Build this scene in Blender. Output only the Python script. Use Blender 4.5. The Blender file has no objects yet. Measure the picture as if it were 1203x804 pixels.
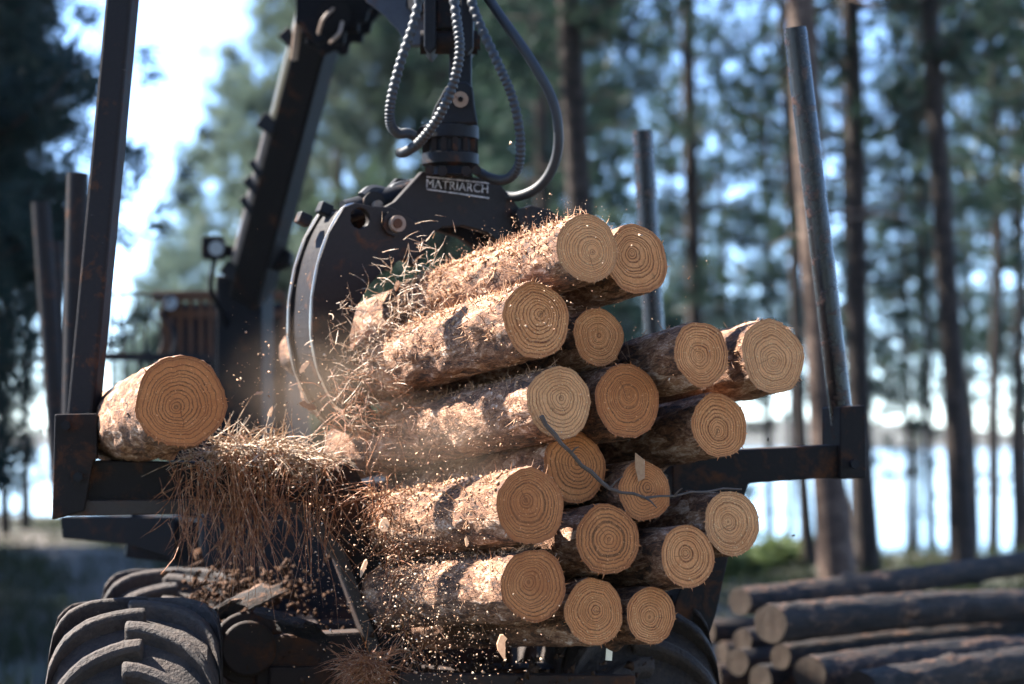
import bpy, bmesh, math, random
import numpy as np
from mathutils import Vector, Matrix, noise

R = math.radians
sc = bpy.context.scene
C = sc.collection

# ------------------------------------------------------------------ camera, sky, sun, exposure
FPX, TILT, CAMZ = 2506.0, R(2.354), 1.8
cam = bpy.data.cameras.new('camera')
camo = bpy.data.objects.new('camera', cam)
C.objects.link(camo)
camo.location = (0, 0, CAMZ)
camo.rotation_euler = (R(90) + TILT, 0, 0)
cam.sensor_width = 36.0
cam.lens = 36.0 * FPX / 1203.0
cam.clip_end = 6000
cam.dof.use_dof = True
cam.dof.focus_distance = 6.95
cam.dof.aperture_fstop = 1.5
sc.camera = camo

SUN_AZ, SUN_EL = R(66), R(47)            # azimuth counted from +Y towards -X
world = bpy.data.worlds.new('World')
sc.world = world
world.use_nodes = True
sky = world.node_tree.nodes.new('ShaderNodeTexSky')
sky.sky_type = 'NISHITA'
sky.sun_disc = False
sky.sun_elevation = SUN_EL
sky.sun_rotation = -SUN_AZ
sky.dust_density = 0.25
sky.ozone_density = 4.0
sky.altitude = 2500
sky.air_density = 0.8
bg = world.node_tree.nodes['Background']
world.node_tree.links.new(sky.outputs[0], bg.inputs[0])
bg.inputs[1].default_value = 0.105
sun = bpy.data.lights.new('sun', 'SUN')
sun.energy = 5.0
sun.angle = R(0.5)
sun.color = (1.0, 0.94, 0.85)
suno = bpy.data.objects.new('sun', sun)
C.objects.link(suno)
sdir = Vector((-math.sin(SUN_AZ) * math.cos(SUN_EL), math.cos(SUN_AZ) * math.cos(SUN_EL), math.sin(SUN_EL)))
suno.rotation_euler = sdir.to_track_quat('Z', 'Y').to_euler()
suno.location = (-20, 20, 40)
sc.view_settings.view_transform = 'Standard'
sc.view_settings.look = 'None'
sc.view_settings.gamma = 1
sc.view_settings.exposure = 2.75
sc.cycles.use_denoising = True
sc.cycles.max_bounces = 8
sc.cycles.transparent_max_bounces = 8
sc.cycles.volume_bounces = 0

# ------------------------------------------------------------------ helpers
def P(px, py, Y):
    """a point at depth Y seen at that place of the 1203x804 frame"""
    dx, dy = (px - 601.5) / FPX, (402 - py) / FPX
    d = Vector((dx, math.cos(TILT) - dy * math.sin(TILT), math.sin(TILT) + dy * math.cos(TILT)))
    return Vector((0, 0, CAMZ)) + d * (Y / d.y)

def on_plane(px, py, p0, n):
    d = P(px, py, 1.0) - Vector((0, 0, CAMZ))
    t = (p0 - Vector((0, 0, CAMZ))).dot(n) / d.dot(n)
    return Vector((0, 0, CAMZ)) + d * t

def tag(o, label=None, cat=None, group=None, kind=None):
    if label: o['label'] = label
    if cat: o['category'] = cat
    if group: o['group'] = group
    if kind: o['kind'] = kind
    return o

def thing(name, label, cat, loc=(0, 0, 0), rot=(0, 0, 0), group=None):
    o = bpy.data.objects.new(name, None)
    C.objects.link(o)
    o.location = loc
    o.rotation_euler = rot
    o.empty_display_size = 0.1
    return tag(o, label, cat, group)

class MB:
    """collects geometry in world space (or local space when local=True on build)"""
    def __init__(s): s.v, s.f = [], []
    def add(s, vs, fs):
        b = len(s.v)
        s.v += [tuple(v) for v in vs]
        s.f += [tuple(i + b for i in f) for f in fs]
        return s
    def prism(s, pts, ext):
        ext = Vector(ext); n = len(pts)
        a = [Vector(p) for p in pts]; b = [p + ext for p in a]
        fs = [tuple(range(n - 1, -1, -1)), tuple(range(n, 2 * n))]
        fs += [(i, (i + 1) % n, n + (i + 1) % n, n + i) for i in range(n)]
        return s.add(a + b, fs)
    def beam(s, p, q, w, h, roll=0.0, w2=None, h2=None, up=(0, 0, 1)):
        p, q = Vector(p), Vector(q)
        d = (q - p).normalized()
        u = Vector(up)
        if abs(d.dot(u)) > 0.97: u = Vector((0, 1, 0))
        sx = d.cross(u).normalized(); sy = sx.cross(d).normalized()
        sx2 = sx * math.cos(roll) + sy * math.sin(roll); sy2 = -sx * math.sin(roll) + sy * math.cos(roll)
        w2 = w2 or w; h2 = h2 or h
        vs = [p + sx2 * a * w / 2 + sy2 * b * h / 2 for a, b in ((-1, -1), (1, -1), (1, 1), (-1, 1))]
        vs += [q + sx2 * a * w2 / 2 + sy2 * b * h2 / 2 for a, b in ((-1, -1), (1, -1), (1, 1), (-1, 1))]
        return s.add(vs, [(3, 2, 1, 0), (4, 5, 6, 7)] + [(i, (i + 1) % 4, 4 + (i + 1) % 4, 4 + i) for i in range(4)])
    def tube(s, pts, rad, n=8, caps=True, corr=None):
        pts = [Vector(p) for p in pts]
        if not hasattr(rad, '__len__'): rad = [rad] * len(pts)
        up = Vector((0.31, 0.2, 0.93)); vs = []; last = None
        for i, p in enumerate(pts):
            d = (pts[min(i + 1, len(pts) - 1)] - pts[max(i - 1, 0)]).normalized()
            x = last if last is not None else d.cross(up)
            x = x - d * x.dot(d)
            if x.length < 1e-5: x = d.orthogonal()
            x.normalize(); last = x; y = d.cross(x)
            for k in range(n):
                a = 2 * math.pi * k / n
                vs.append(p + (x * math.cos(a) + y * math.sin(a)) * rad[i])
        m = len(pts)
        fs = [(i * n + k, i * n + (k + 1) % n, (i + 1) * n + (k + 1) % n, (i + 1) * n + k) for i in range(m - 1) for k in range(n)]
        if caps:
            fs += [tuple(range(n - 1, -1, -1)), tuple(range((m - 1) * n, m * n))]
        return s.add(vs, fs)
    def cyl(s, p, q, r, n=20, r2=None):
        return s.tube([p, q], [r, r2 if r2 is not None else r], n)
    def build(s, name, m, parent=None, smooth=False, bevel=0, label=None, local=False, angle=35):
        me = bpy.data.meshes.new(name)
        v = s.v
        if parent is not None and not local:
            mi = parent_matrix(parent).inverted()
            v = [mi @ Vector(p) for p in v]
        me.from_pydata([tuple(p) for p in v], [], s.f)
        return finish(me, name, m, parent, smooth, bevel, label, angle)

def parent_matrix(o):
    M = Matrix.LocRotScale(o.location, o.rotation_euler, o.scale)
    return parent_matrix(o.parent) @ M if o.parent else M

def finish(me, name, m, parent=None, smooth=False, bevel=0, label=None, angle=35):
    bm = bmesh.new(); bm.from_mesh(me)
    if not (len(bm.faces) > 40000):
        bmesh.ops.recalc_face_normals(bm, faces=bm.faces)
    bm.to_mesh(me); bm.free()
    me.materials.append(m)
    if smooth:
        me.shade_smooth()
        try: me.set_sharp_from_angle(angle=R(angle))
        except Exception: pass
    o = bpy.data.objects.new(name, me)
    C.objects.link(o)
    o.parent = parent
    if bevel:
        b = o.modifiers.new('bevel', 'BEVEL'); b.width = bevel; b.segments = 2; b.limit_method = 'ANGLE'; b.angle_limit = R(40)
    if label: o['label'] = label
    return o

def raw_mesh(name, verts, faces_n, idx):
    """fast mesh from numpy: verts (N,3), every face has faces_n corners"""
    me = bpy.data.meshes.new(name)
    nf = len(idx) // faces_n
    me.vertices.add(len(verts)); me.vertices.foreach_set('co', np.asarray(verts, dtype=np.float32).ravel())
    me.loops.add(len(idx)); me.loops.foreach_set('vertex_index', np.asarray(idx, dtype=np.int32))
    me.polygons.add(nf); me.polygons.foreach_set('loop_start', np.arange(0, nf * faces_n, faces_n, dtype=np.int32))
    me.update(calc_edges=True); me.validate()
    return me

def link(me, name, m, parent=None):
    if not me.materials: me.materials.append(m)
    o = bpy.data.objects.new(name, me); C.objects.link(o); o.parent = parent
    return o

def plate(outlines, thick, bev=0.004):
    """outlines: list of closed 2D outlines (first outside, others holes) -> mesh in its own x/y plane, thickness along z"""
    cu = bpy.data.curves.new('plate', 'CURVE'); cu.dimensions = '2D'; cu.fill_mode = 'BOTH'
    cu.extrude = thick / 2; cu.bevel_depth = bev; cu.bevel_resolution = 1
    for pts in outlines:
        sp = cu.splines.new('POLY'); sp.points.add(len(pts) - 1)
        for q, p in zip(sp.points, pts): q.co = (p[0], p[1], 0, 1)
        sp.use_cyclic_u = True
    o = bpy.data.objects.new('plate', cu)
    me = bpy.data.meshes.new_from_object(o)
    bpy.data.objects.remove(o); bpy.data.curves.remove(cu)
    return me

def spline(pts, n=8):
    """Catmull-Rom through the points"""
    pts = [Vector(p) for p in pts]; out = []
    for i in range(len(pts) - 1):
        p0, p1, p2, p3 = pts[max(i - 1, 0)], pts[i], pts[i + 1], pts[min(i + 2, len(pts) - 1)]
        for k in range(n):
            t = k / n
            out.append(0.5 * ((2 * p1) + (p2 - p0) * t + (2 * p0 - 5 * p1 + 4 * p2 - p3) * t * t + (3 * p1 - p0 - 3 * p2 + p3) * t ** 3))
    out.append(pts[-1]); return out

# ------------------------------------------------------------------ materials
class N:
    def __init__(s, name):
        s.m = bpy.data.materials.new(name); s.m.use_nodes = True
        s.t = s.m.node_tree; s.b = s.t.nodes['Principled BSDF']; s.out = s.t.nodes['Material Output']
    def n(s, typ, **kw):
        nd = s.t.nodes.new(typ)
        for k, v in kw.items():
            if k in nd.inputs: s.set(nd.inputs[k], v)
            else: setattr(nd, k, v)
        return nd
    def set(s, inp, v):
        if isinstance(v, bpy.types.NodeSocket): s.t.links.new(v, inp)
        else: inp.default_value = v
    def coord(s, kind='Object', scale=(1, 1, 1), rnd=True):
        tc = s.n('ShaderNodeTexCoord').outputs[kind]
        mp = s.n('ShaderNodeMapping'); s.set(mp.inputs['Vector'], tc); mp.inputs['Scale'].default_value = scale
        if rnd:
            oi = s.n('ShaderNodeObjectInfo').outputs['Random']
            mu = s.n('ShaderNodeMath', operation='MULTIPLY'); s.set(mu.inputs[0], oi); mu.inputs[1].default_value = 37.0
            cb = s.n('ShaderNodeCombineXYZ')
            for i in range(3): s.set(cb.inputs[i], mu.outputs[0])
            s.set(mp.inputs['Location'], cb.outputs[0])
        return mp.outputs[0]
    def noise(s, vec, scale, detail=4, rough=0.6, dist=0.0):
        nd = s.n('ShaderNodeTexNoise'); s.set(nd.inputs['Vector'], vec)
        nd.inputs['Scale'].default_value = scale; nd.inputs['Detail'].default_value = detail
        nd.inputs['Roughness'].default_value = rough; nd.inputs['Distortion'].default_value = dist
        return nd.outputs['Fac']
    def voro(s, vec, scale, feature='F1', out='Distance'):
        nd = s.n('ShaderNodeTexVoronoi', feature=feature); s.set(nd.inputs['Vector'], vec); nd.inputs['Scale'].default_value = scale
        return nd.outputs[out]
    def ramp(s, fac, stops, interp='LINEAR'):
        nd = s.n('ShaderNodeValToRGB'); s.set(nd.inputs[0], fac); cr = nd.color_ramp; cr.interpolation = interp
        while len(cr.elements) > 1: cr.elements.remove(cr.elements[-1])
        for i, (p, c) in enumerate(stops):
            e = cr.elements[0] if i == 0 else cr.elements.new(p)
            e.position = p; e.color = (c, c, c, 1) if not hasattr(c, '__len__') else tuple(c) + (1,)
        return nd.outputs[0]
    def mix(s, fac, a, b, mode='MIX'):
        nd = s.n('ShaderNodeMix', data_type='RGBA', blend_type=mode)
        s.set(nd.inputs[0], fac)
        for i, v in ((6, a), (7, b)):
            s.set(nd.inputs[i], v if isinstance(v, bpy.types.NodeSocket) else tuple(v) + (1,))
        return nd.outputs[2]
    def math(s, op, a, b=0.0, c=0.0):
        nd = s.n('ShaderNodeMath', operation=op)
        for i, v in enumerate((a, b, c)): s.set(nd.inputs[i], v)
        return nd.outputs[0]
    def bump(s, h, strength=0.5, dist=0.01, prev=None):
        nd = s.n('ShaderNodeBump'); s.set(nd.inputs['Height'], h)
        nd.inputs['Strength'].default_value = strength; nd.inputs['Distance'].default_value = dist
        if prev: s.set(nd.inputs['Normal'], prev)
        return nd.outputs[0]
    def done(s, color, rough=0.7, normal=None, metal=0.0, spec=None):
        s.set(s.b.inputs['Base Color'], color if isinstance(color, bpy.types.NodeSocket) else tuple(color) + (1,))
        s.set(s.b.inputs['Roughness'], rough); s.set(s.b.inputs['Metallic'], metal)
        if spec is not None: s.b.inputs['Specular IOR Level'].default_value = spec
        if normal: s.set(s.b.inputs['Normal'], normal)
        return s.m

def mk_bark(name, stops, sc_=1.0, bstr=0.9):
    a = N(name); v0 = a.coord(scale=(1, 0.32, 1))
    wv = a.n('ShaderNodeTexNoise'); a.set(wv.inputs['Vector'], v0); wv.inputs['Scale'].default_value = 22 * sc_; wv.inputs['Detail'].default_value = 4
    vm = a.n('ShaderNodeVectorMath', operation='MULTIPLY_ADD'); a.set(vm.inputs[0], wv.outputs['Color']); vm.inputs[1].default_value = (0.05 / sc_,) * 3; a.set(vm.inputs[2], v0)
    v = vm.outputs[0]
    n1 = a.noise(v0, 8 * sc_, 6, 0.7, 0.5); n2 = a.noise(v, 48 * sc_, 5, 0.75); n3 = a.noise(v, 130 * sc_, 3, 0.7)
    sx = a.n('ShaderNodeSeparateColor'); a.set(sx.inputs[0], a.voro(v, 24 * sc_, 'F1', 'Color'))
    f = a.math('MULTIPLY_ADD', n2, 0.75, a.math('MULTIPLY_ADD', n1, 0.45, -0.225))
    f = a.math('MULTIPLY_ADD', sx.outputs[0], 0.18, a.math('ADD', f, -0.09))
    f = a.math('MULTIPLY_ADD', n3, 0.45, a.math('ADD', f, -0.10))
    col = a.ramp(f, stops)
    pit = a.ramp(a.noise(v, 36 * sc_, 3, 0.6), [(0.30, 0.3), (0.40, 1.0)])
    col = a.mix(0.85, col, pit, 'MULTIPLY')
    h = a.math('ADD', a.math('MULTIPLY', pit, 0.35), a.math('MULTIPLY_ADD', f, 1.2, a.math('MULTIPLY', sx.outputs[1], 0.22)))
    return a.done(col, 0.85, a.bump(h, bstr, 0.014), spec=0.25)

BARK = mk_bark('pine_bark_fresh', [(0.22, (0.018, 0.012, 0.010)), (0.37, (0.06, 0.034, 0.024)), (0.49, (0.175, 0.080, 0.042)), (0.60, (0.33, 0.185, 0.11)), (0.73, (0.60, 0.46, 0.36))])
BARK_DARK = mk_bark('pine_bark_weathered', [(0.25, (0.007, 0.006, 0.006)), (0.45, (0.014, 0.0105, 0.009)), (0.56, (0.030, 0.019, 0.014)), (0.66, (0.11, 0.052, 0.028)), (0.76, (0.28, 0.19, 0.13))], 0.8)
TRUNK = mk_bark('standing_trunk_bark', [(0.25, (0.008, 0.0065, 0.006)), (0.5, (0.022, 0.015, 0.012)), (0.75, (0.055, 0.038, 0.03))], 0.35)

TRUNK_PALE = mk_bark('pale_trunk_bark', [(0.25, (0.02, 0.014, 0.011)), (0.5, (0.07, 0.043, 0.032)), (0.75, (0.16, 0.115, 0.09))], 0.35)

def mk_cut(name, early, late, rim):
    a = N(name); v = a.coord(scale=(1, 1, 1))
    t = a.n('ShaderNodeAttribute', attribute_name='ring').outputs['Fac']
    rnd = a.n('ShaderNodeObjectInfo').outputs['Random']
    warp = a.noise(v, 16, 3, 0.55); warp2 = a.noise(v, 60, 2, 0.5)
    t2 = a.math('ADD', t, a.math('MULTIPLY_ADD', warp, 0.11, a.math('MULTIPLY', warp2, 0.022)))
    # uneven ring spacing: a one-dimensional noise of the radius
    cb = a.n('ShaderNodeCombineXYZ'); a.set(cb.inputs[0], t2); a.set(cb.inputs[1], a.math('MULTIPLY', rnd, 50))
    sp = a.noise(cb.outputs[0], 4.5, 2, 0.5)
    nr = a.math('MULTIPLY_ADD', rnd, 5.0, 9.5)
    ph = a.math('MULTIPLY', a.math('MULTIPLY_ADD', sp, 0.30, t2), nr)
    saw = a.math('FRACT', ph)
    ring = a.ramp(saw, [(0.0, 0.15), (0.22, 0.0), (0.58, 0.12), (0.78, 1.0), (0.93, 1.0), (1.0, 0.15)])
    pat = a.noise(v, 24, 4, 0.65)
    ring = a.math('MULTIPLY', ring, a.math('MULTIPLY_ADD', pat, 1.7, 0.15))
    base = a.mix(a.ramp(a.noise(v, 11, 4, 0.6), [(0.3, 0.0), (0.72, 1.0)]), early, tuple(c * k for c, k in zip(early, (0.8, 0.66, 0.56))))
    # colour drifts from log to log
    base = a.mix(a.math('MULTIPLY', rnd, 0.55), base, (early[0] * 0.84, early[1] * 0.64, early[2] * 0.5))
    col = a.mix(ring, base, late)
    col = a.mix(a.ramp(t, [(0.84, 0.0), (0.95, 0.55), (1.0, 0.9)]), col, rim)
    col = a.mix(a.ramp(t, [(0.0, 0.9), (0.035, 0.0)]), col, (0.16, 0.06, 0.025))
    fib = a.noise(a.coord(scale=(1, 1, 0.12)), 260, 2, 0.6)
    col = a.mix(a.ramp(fib, [(0.38, 0.5), (0.56, 0.0)]), col, tuple(x * 0.62 for x in early))
    sxy = a.n('ShaderNodeSeparateXYZ'); a.set(sxy.inputs[0], a.n('ShaderNodeTexCoord').outputs['Object'])
    th = a.math('ADD', a.math('ARCTAN2', sxy.outputs[2], sxy.outputs[0]), a.math('MULTIPLY_ADD', warp, 0.5, a.math('MULTIPLY', rnd, 40.0)))
    for k_, off_ in ((1.0, 0.0), (1.0, 2.3)):
        dth = a.math('ABSOLUTE', a.math('SINE', a.math('MULTIPLY', a.math('ADD', th, off_), 0.5)))
        wd = a.math('MULTIPLY', dth, a.math('ADD', t, 0.02))
        ck = a.math('MULTIPLY', a.ramp(wd, [(0.0, 0.9), (0.009, 0.0)]), a.ramp(a.math('MULTIPLY_ADD', warp, 0.8, t), [(0.55 + 0.25 * (off_ > 0), 0.85), (0.75 + 0.25 * (off_ > 0), 0.0)]))
        col = a.mix(ck, col, (0.10, 0.035, 0.014))
    stn = a.ramp(a.noise(v, 7, 4, 0.65, 0.6), [(0.52, 0.0), (0.66, 0.45)])
    col = a.mix(stn, col, tuple(x * k for x, k in zip(early, (0.5, 0.36, 0.28))))
    gr_ = a.noise(v, 210, 3, 0.7)
    col = a.mix(a.ramp(gr_, [(0.34, 0.55), (0.5, 0.0)]), col, tuple(x * 0.45 for x in early))
    sp2 = a.ramp(a.noise(v, 150, 3, 0.6), [(0.62, 0.0), (0.70, 0.7)])
    col = a.mix(sp2, col, tuple(min(0.85, x * 1.35 + 0.05) for x in early))
    dk = a.ramp(a.noise(v, 32, 3, 0.6), [(0.68, 0.0), (0.78, 0.55)])
    col = a.mix(dk, col, (0.17, 0.075, 0.035))
    h = a.math('ADD', a.math('MULTIPLY', ring, -0.25), a.math('MULTIPLY_ADD', fib, 0.5, a.math('MULTIPLY', pat, 0.5)))
    return a.done(col, 0.8, a.bump(a.math('MULTIPLY_ADD', gr_, 0.8, h), 0.8, 0.006), spec=0.2)

CUT = mk_cut('fresh_cut_pine', (0.76, 0.325, 0.125), (0.125, 0.028, 0.008), (0.32, 0.105, 0.04))
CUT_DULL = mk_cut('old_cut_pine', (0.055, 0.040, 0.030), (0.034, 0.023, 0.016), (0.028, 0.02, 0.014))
CUT_PALE = mk_cut('pale_cut_pine', (0.82, 0.40, 0.175), (0.25, 0.085, 0.032), (0.38, 0.16, 0.07))
CUT_DEEP = mk_cut('orange_cut_pine', (0.62, 0.235, 0.082), (0.12, 0.046, 0.016), (0.24, 0.072, 0.026))

def mk_steel(name, base, rust_amt=0.5, rough=0.45, lo=6, metal=0.0, spec=0.22):
    a = N(name); v = a.coord(kind='Object', rnd=True)
    n1 = a.noise(v, lo, 6, 0.7, 0.4); n2 = a.noise(v, 60, 4, 0.7); n3 = a.noise(a.coord(scale=(1, 1, 7)), 18, 4, 0.7)
    c = a.mix(n2, base, tuple(min(1, x * 1.9 + 0.003) for x in base))
    rust = a.ramp(n1, [(0.60 - 0.12 * rust_amt, 0.0), (0.74 - 0.1 * rust_amt, 0.85)])
    c = a.mix(rust, c, a.mix(n2, (0.035, 0.014, 0.008), (0.12, 0.045, 0.017)))
    scr = a.ramp(n3, [(0.70, 0.0), (0.77, 0.7)])
    c = a.mix(scr, c, (0.15, 0.13, 0.12))
    r = a.math('MULTIPLY_ADD', rust, 0.3, a.math('MULTIPLY_ADD', n2, 0.25 if rough > 0.3 else 0.1, rough - 0.1 if rough > 0.3 else rough - 0.04))
    return a.done(c, r, a.bump(a.math('ADD', n2, rust), 0.35, 0.004), metal, spec)

STEEL = mk_steel('worn_dark_steel', (0.005, 0.0053, 0.007), 0.35, 0.5, spec=0.14)
STEEL_CLAW = mk_steel('polished_claw_steel', (0.010, 0.0078, 0.0075), 0.35, 0.5, 9, spec=0.12)
STEEL_RUST = mk_steel('rusty_bunk_steel', (0.007, 0.0052, 0.005), 0.75, 0.62, 9, spec=0.14)
STAKE = mk_steel('scuffed_stake_steel', (0.005, 0.004, 0.004), 0.6, 0.22, 18, spec=0.34)
STAKE_SQ = mk_steel('scuffed_square_stake_steel', (0.008, 0.006, 0.006), 0.35, 0.62, 14, spec=0.15)
PIN = mk_steel('worn_pin_steel', (0.14, 0.10, 0.075), 0.4, 0.5, 20)
BOOM = mk_steel('crane_paint', (0.0022, 0.0024, 0.0035), 0.15, 0.55, spec=0.07)
RUST = mk_steel('rust_orange', (0.042, 0.018, 0.009), 1.0, 0.8)
CHASSIS = mk_steel('rusty_chassis_steel', (0.014, 0.008, 0.006), 0.85, 0.7)
PAINT_SUNLIT = mk_steel('sunlit_worn_paint', (0.10, 0.088, 0.085), 0.3, 0.45)  # sunlit band along the boom put into a lighter worn paint
CHROME = N('worn_bright_steel').done((0.55, 0.52, 0.48), 0.35, metal=0.9)
LETTER = N('worn_lettering_paint')
LETTER.done(LETTER.ramp(LETTER.noise(LETTER.coord(), 90, 4, 0.7), [(0.35, (0.10, 0.10, 0.11)), (0.6, (0.45, 0.44, 0.45))]), 0.7); LETTER = LETTER.m
a = N('hose_rubber'); HOSE = a.done(a.mix(a.noise(a.coord(), 40), (0.008, 0.010, 0.014), (0.016, 0.018, 0.023)), 0.58)
a = N('tyre_rubber'); v = a.coord(); n1 = a.noise(v, 5, 5, 0.65); n2 = a.noise(v, 55, 4, 0.7)
TYRE = a.done(a.mix(a.ramp(a.math('MULTIPLY_ADD', n2, 0.5, a.math('MULTIPLY', n1, 0.6)), [(0.38, 0.0), (0.68, 1.0)]), (0.006, 0.005, 0.005), (0.048, 0.030, 0.021)), 0.85, a.bump(a.math('MULTIPLY_ADD', a.noise(v, 16, 4, 0.7), 1.5, n2), 0.7, 0.012))
a = N('glass_lens'); GLASS = a.done((0.12, 0.15, 0.19), 0.15)
a = N('teal_cloth'); TEAL = a.done((0.02, 0.09, 0.09), 0.7)

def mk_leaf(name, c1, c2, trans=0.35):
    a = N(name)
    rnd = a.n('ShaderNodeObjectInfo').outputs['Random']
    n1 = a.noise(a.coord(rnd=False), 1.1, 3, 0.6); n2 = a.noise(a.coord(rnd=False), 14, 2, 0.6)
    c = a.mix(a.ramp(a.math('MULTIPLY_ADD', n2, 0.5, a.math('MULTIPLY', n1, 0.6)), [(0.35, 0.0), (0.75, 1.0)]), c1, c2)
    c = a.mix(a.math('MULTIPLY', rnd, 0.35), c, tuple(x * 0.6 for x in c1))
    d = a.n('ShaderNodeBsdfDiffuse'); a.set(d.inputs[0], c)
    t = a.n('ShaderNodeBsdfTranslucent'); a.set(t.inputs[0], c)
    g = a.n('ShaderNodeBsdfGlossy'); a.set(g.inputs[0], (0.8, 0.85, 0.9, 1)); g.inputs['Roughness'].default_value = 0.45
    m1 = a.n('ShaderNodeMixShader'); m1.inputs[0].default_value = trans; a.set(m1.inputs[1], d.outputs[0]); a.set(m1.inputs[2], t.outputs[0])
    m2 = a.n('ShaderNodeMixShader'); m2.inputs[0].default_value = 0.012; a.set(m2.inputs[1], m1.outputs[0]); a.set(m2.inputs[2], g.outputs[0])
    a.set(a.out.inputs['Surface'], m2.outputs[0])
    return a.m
LEAF = mk_leaf('pine_foliage', (0.032, 0.064, 0.044), (0.105, 0.145, 0.085))
LEAF_SHADED = mk_leaf('shaded_pine_foliage', (0.008, 0.020, 0.020), (0.022, 0.040, 0.034), 0.2)  # shade side of the near pines put into a darker leaf colour
LEAF_HAZED = mk_leaf('hazed_pine_foliage', (0.055, 0.088, 0.068), (0.15, 0.18, 0.13), 0.4)  # haze and backlight on the receding row put into a paler leaf colour
LEAF_MID = mk_leaf('mid_pine_foliage', (0.009, 0.026, 0.022), (0.048, 0.076, 0.046))
LEAF_SHRUB = mk_leaf('shrub_foliage', (0.06, 0.09, 0.03), (0.12, 0.15, 0.055))
GRASS = mk_leaf('grass_blades', (0.016, 0.026, 0.009), (0.05, 0.058, 0.022), 0.3)
a = N('dry_needles'); rn = a.noise(a.coord(rnd=False), 55, 2, 0.6)
NEEDLE = a.done(a.ramp(rn, [(0.3, (0.05, 0.016, 0.006)), (0.45, (0.22, 0.065, 0.016)), (0.57, (0.30, 0.115, 0.038)), (0.70, (0.40, 0.26, 0.16))]), 0.6)
a = N('bleached_needles'); rn = a.noise(a.coord(rnd=False), 70, 2, 0.6)
NEEDLE_PALE = a.done(a.ramp(rn, [(0.3, (0.10, 0.038, 0.015)), (0.44, (0.29, 0.15, 0.07)), (0.60, (0.52, 0.41, 0.30))]), 0.6)
a = N('sawdust'); rn = a.noise(a.coord(rnd=False), 47, 2, 0.6)
DUST = a.done(a.ramp(rn, [(0.35, (0.16, 0.065, 0.03)), (0.5, (0.36, 0.19, 0.10)), (0.65, (0.60, 0.45, 0.31))]), 0.8)
a = N('wood_chip'); CHIP = a.done(a.mix(a.noise(a.coord(scale=(1, 0.2, 1)), 90), (0.24, 0.10, 0.045), (0.52, 0.31, 0.17)), 0.8)
a = N('bark_litter'); LITTER = a.done(a.mix(a.noise(a.coord(rnd=False), 60), (0.012, 0.008, 0.006), (0.075, 0.038, 0.022)), 0.95, spec=0.1)
a = N('twig_bark'); TWIG = a.done(a.mix(a.noise(a.coord(), 60), (0.030, 0.020, 0.016), (0.12, 0.082, 0.062)), 0.85)
a = N('forest_floor'); v = a.coord(rnd=False); n1 = a.noise(v, 0.35, 6, 0.65); n2 = a.noise(v, 7, 5, 0.7)
GROUND = a.done(a.mix(a.ramp(n1, [(0.38, 0.0), (0.62, 1.0)]), a.mix(n2, (0.014, 0.011, 0.008), (0.045, 0.031, 0.021)), a.mix(n2, (0.010, 0.016, 0.007), (0.036, 0.042, 0.018))), 0.95, a.bump(n2, 0.6, 0.05))
a = N('dirt_road'); v = a.coord(rnd=False); ROAD = a.done(a.mix(a.noise(v, 3, 6, 0.7), (0.035, 0.027, 0.02), (0.08, 0.063, 0.046)), 0.95, a.bump(a.noise(v, 18, 4, 0.7), 0.5, 0.02))
a = N('lake_water'); v = a.coord(rnd=False, scale=(1, 0.25, 1)); a.b.inputs['IOR'].default_value = 1.22; WATER = a.done((0.09, 0.17, 0.26), 0.12, a.bump(a.noise(v, 1.5, 4, 0.6), 0.25, 0.12))
a = N('far_hills'); HILL = a.done(a.mix(a.noise(a.coord(rnd=False), 0.02, 6, 0.7), (0.10, 0.105, 0.06), (0.24, 0.20, 0.13)), 0.95)

# ------------------------------------------------------------------ setting: ground, road, lake
def sstep(a, b, x):
    t = np.clip((x - a) / (b - a), 0, 1); return t * t * (3 - 2 * t)
def ground_h(x, y):
    x = np.asarray(x, float); y = np.asarray(y, float)
    edge = 45 - 15 * sstep(-8, 3, x)
    h = -8.0 * sstep(0, 26, y - edge)
    h = h + 0.05 * np.sin(x * 1.3 + y * 0.4) * np.sin(y * 0.9 - x * 0.3) * sstep(6, 12, np.hypot(x, y - 3))
    far = sstep(820, 1100, y)
    h = h + far * (10 + 5 * np.sin(x * 0.009 + 1) + 2.5 * np.sin(x * 0.021 + y * 0.004))
    return h
def sheet(name, xs, ys, hf, m, **kw):
    X, Y = np.meshgrid(xs, ys)
    v = np.stack([X, Y, hf(X, Y)], -1).reshape(-1, 3)
    nx, ny = len(xs), len(ys)
    i = (np.arange(ny - 1)[:, None] * nx + np.arange(nx - 1)[None]).ravel()
    idx = np.stack([i, i + 1, i + nx + 1, i + nx], 1).ravel()
    me = raw_mesh(name, v, 4, idx); me.shade_smooth()
    o = link(me, name, m); return tag(o, kind='structure', **kw)
gx = np.concatenate([-np.geomspace(800, 14, 24), np.linspace(-13, 13, 53), np.geomspace(14, 800, 24)])
gy = np.concatenate([np.linspace(-12, 80, 140), np.geomspace(82, 1900, 60)])
sheet('ground', gx, gy, ground_h, GROUND, label='shaded forest floor falling away to a bright lake')
tag(link(raw_mesh('lake', [(-790, 46, -6.2), (790, 46, -6.2), (790, 1200, -6.2), (-790, 1200, -6.2)], 4, [0, 1, 2, 3]), 'lake_water', WATER), 'bright lake behind the tree trunks', kind='structure')
rc = spline([(-1.6, 13, 0), (-3.3, 20, 0), (-4.6, 25, 0), (-6.6, 32, 0), (-9.2, 37, 0), (-14, 41, 0)], 10)
rv = []
for i, p in enumerate(rc):
    for s in np.linspace(-1, 1, 7):
        x, y = p.x + s * 0.6, p.y + s * 0.2
        rv.append((x, y, float(ground_h(x, y)) + 0.012 + 0.02 * (1 - s * s)))
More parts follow.
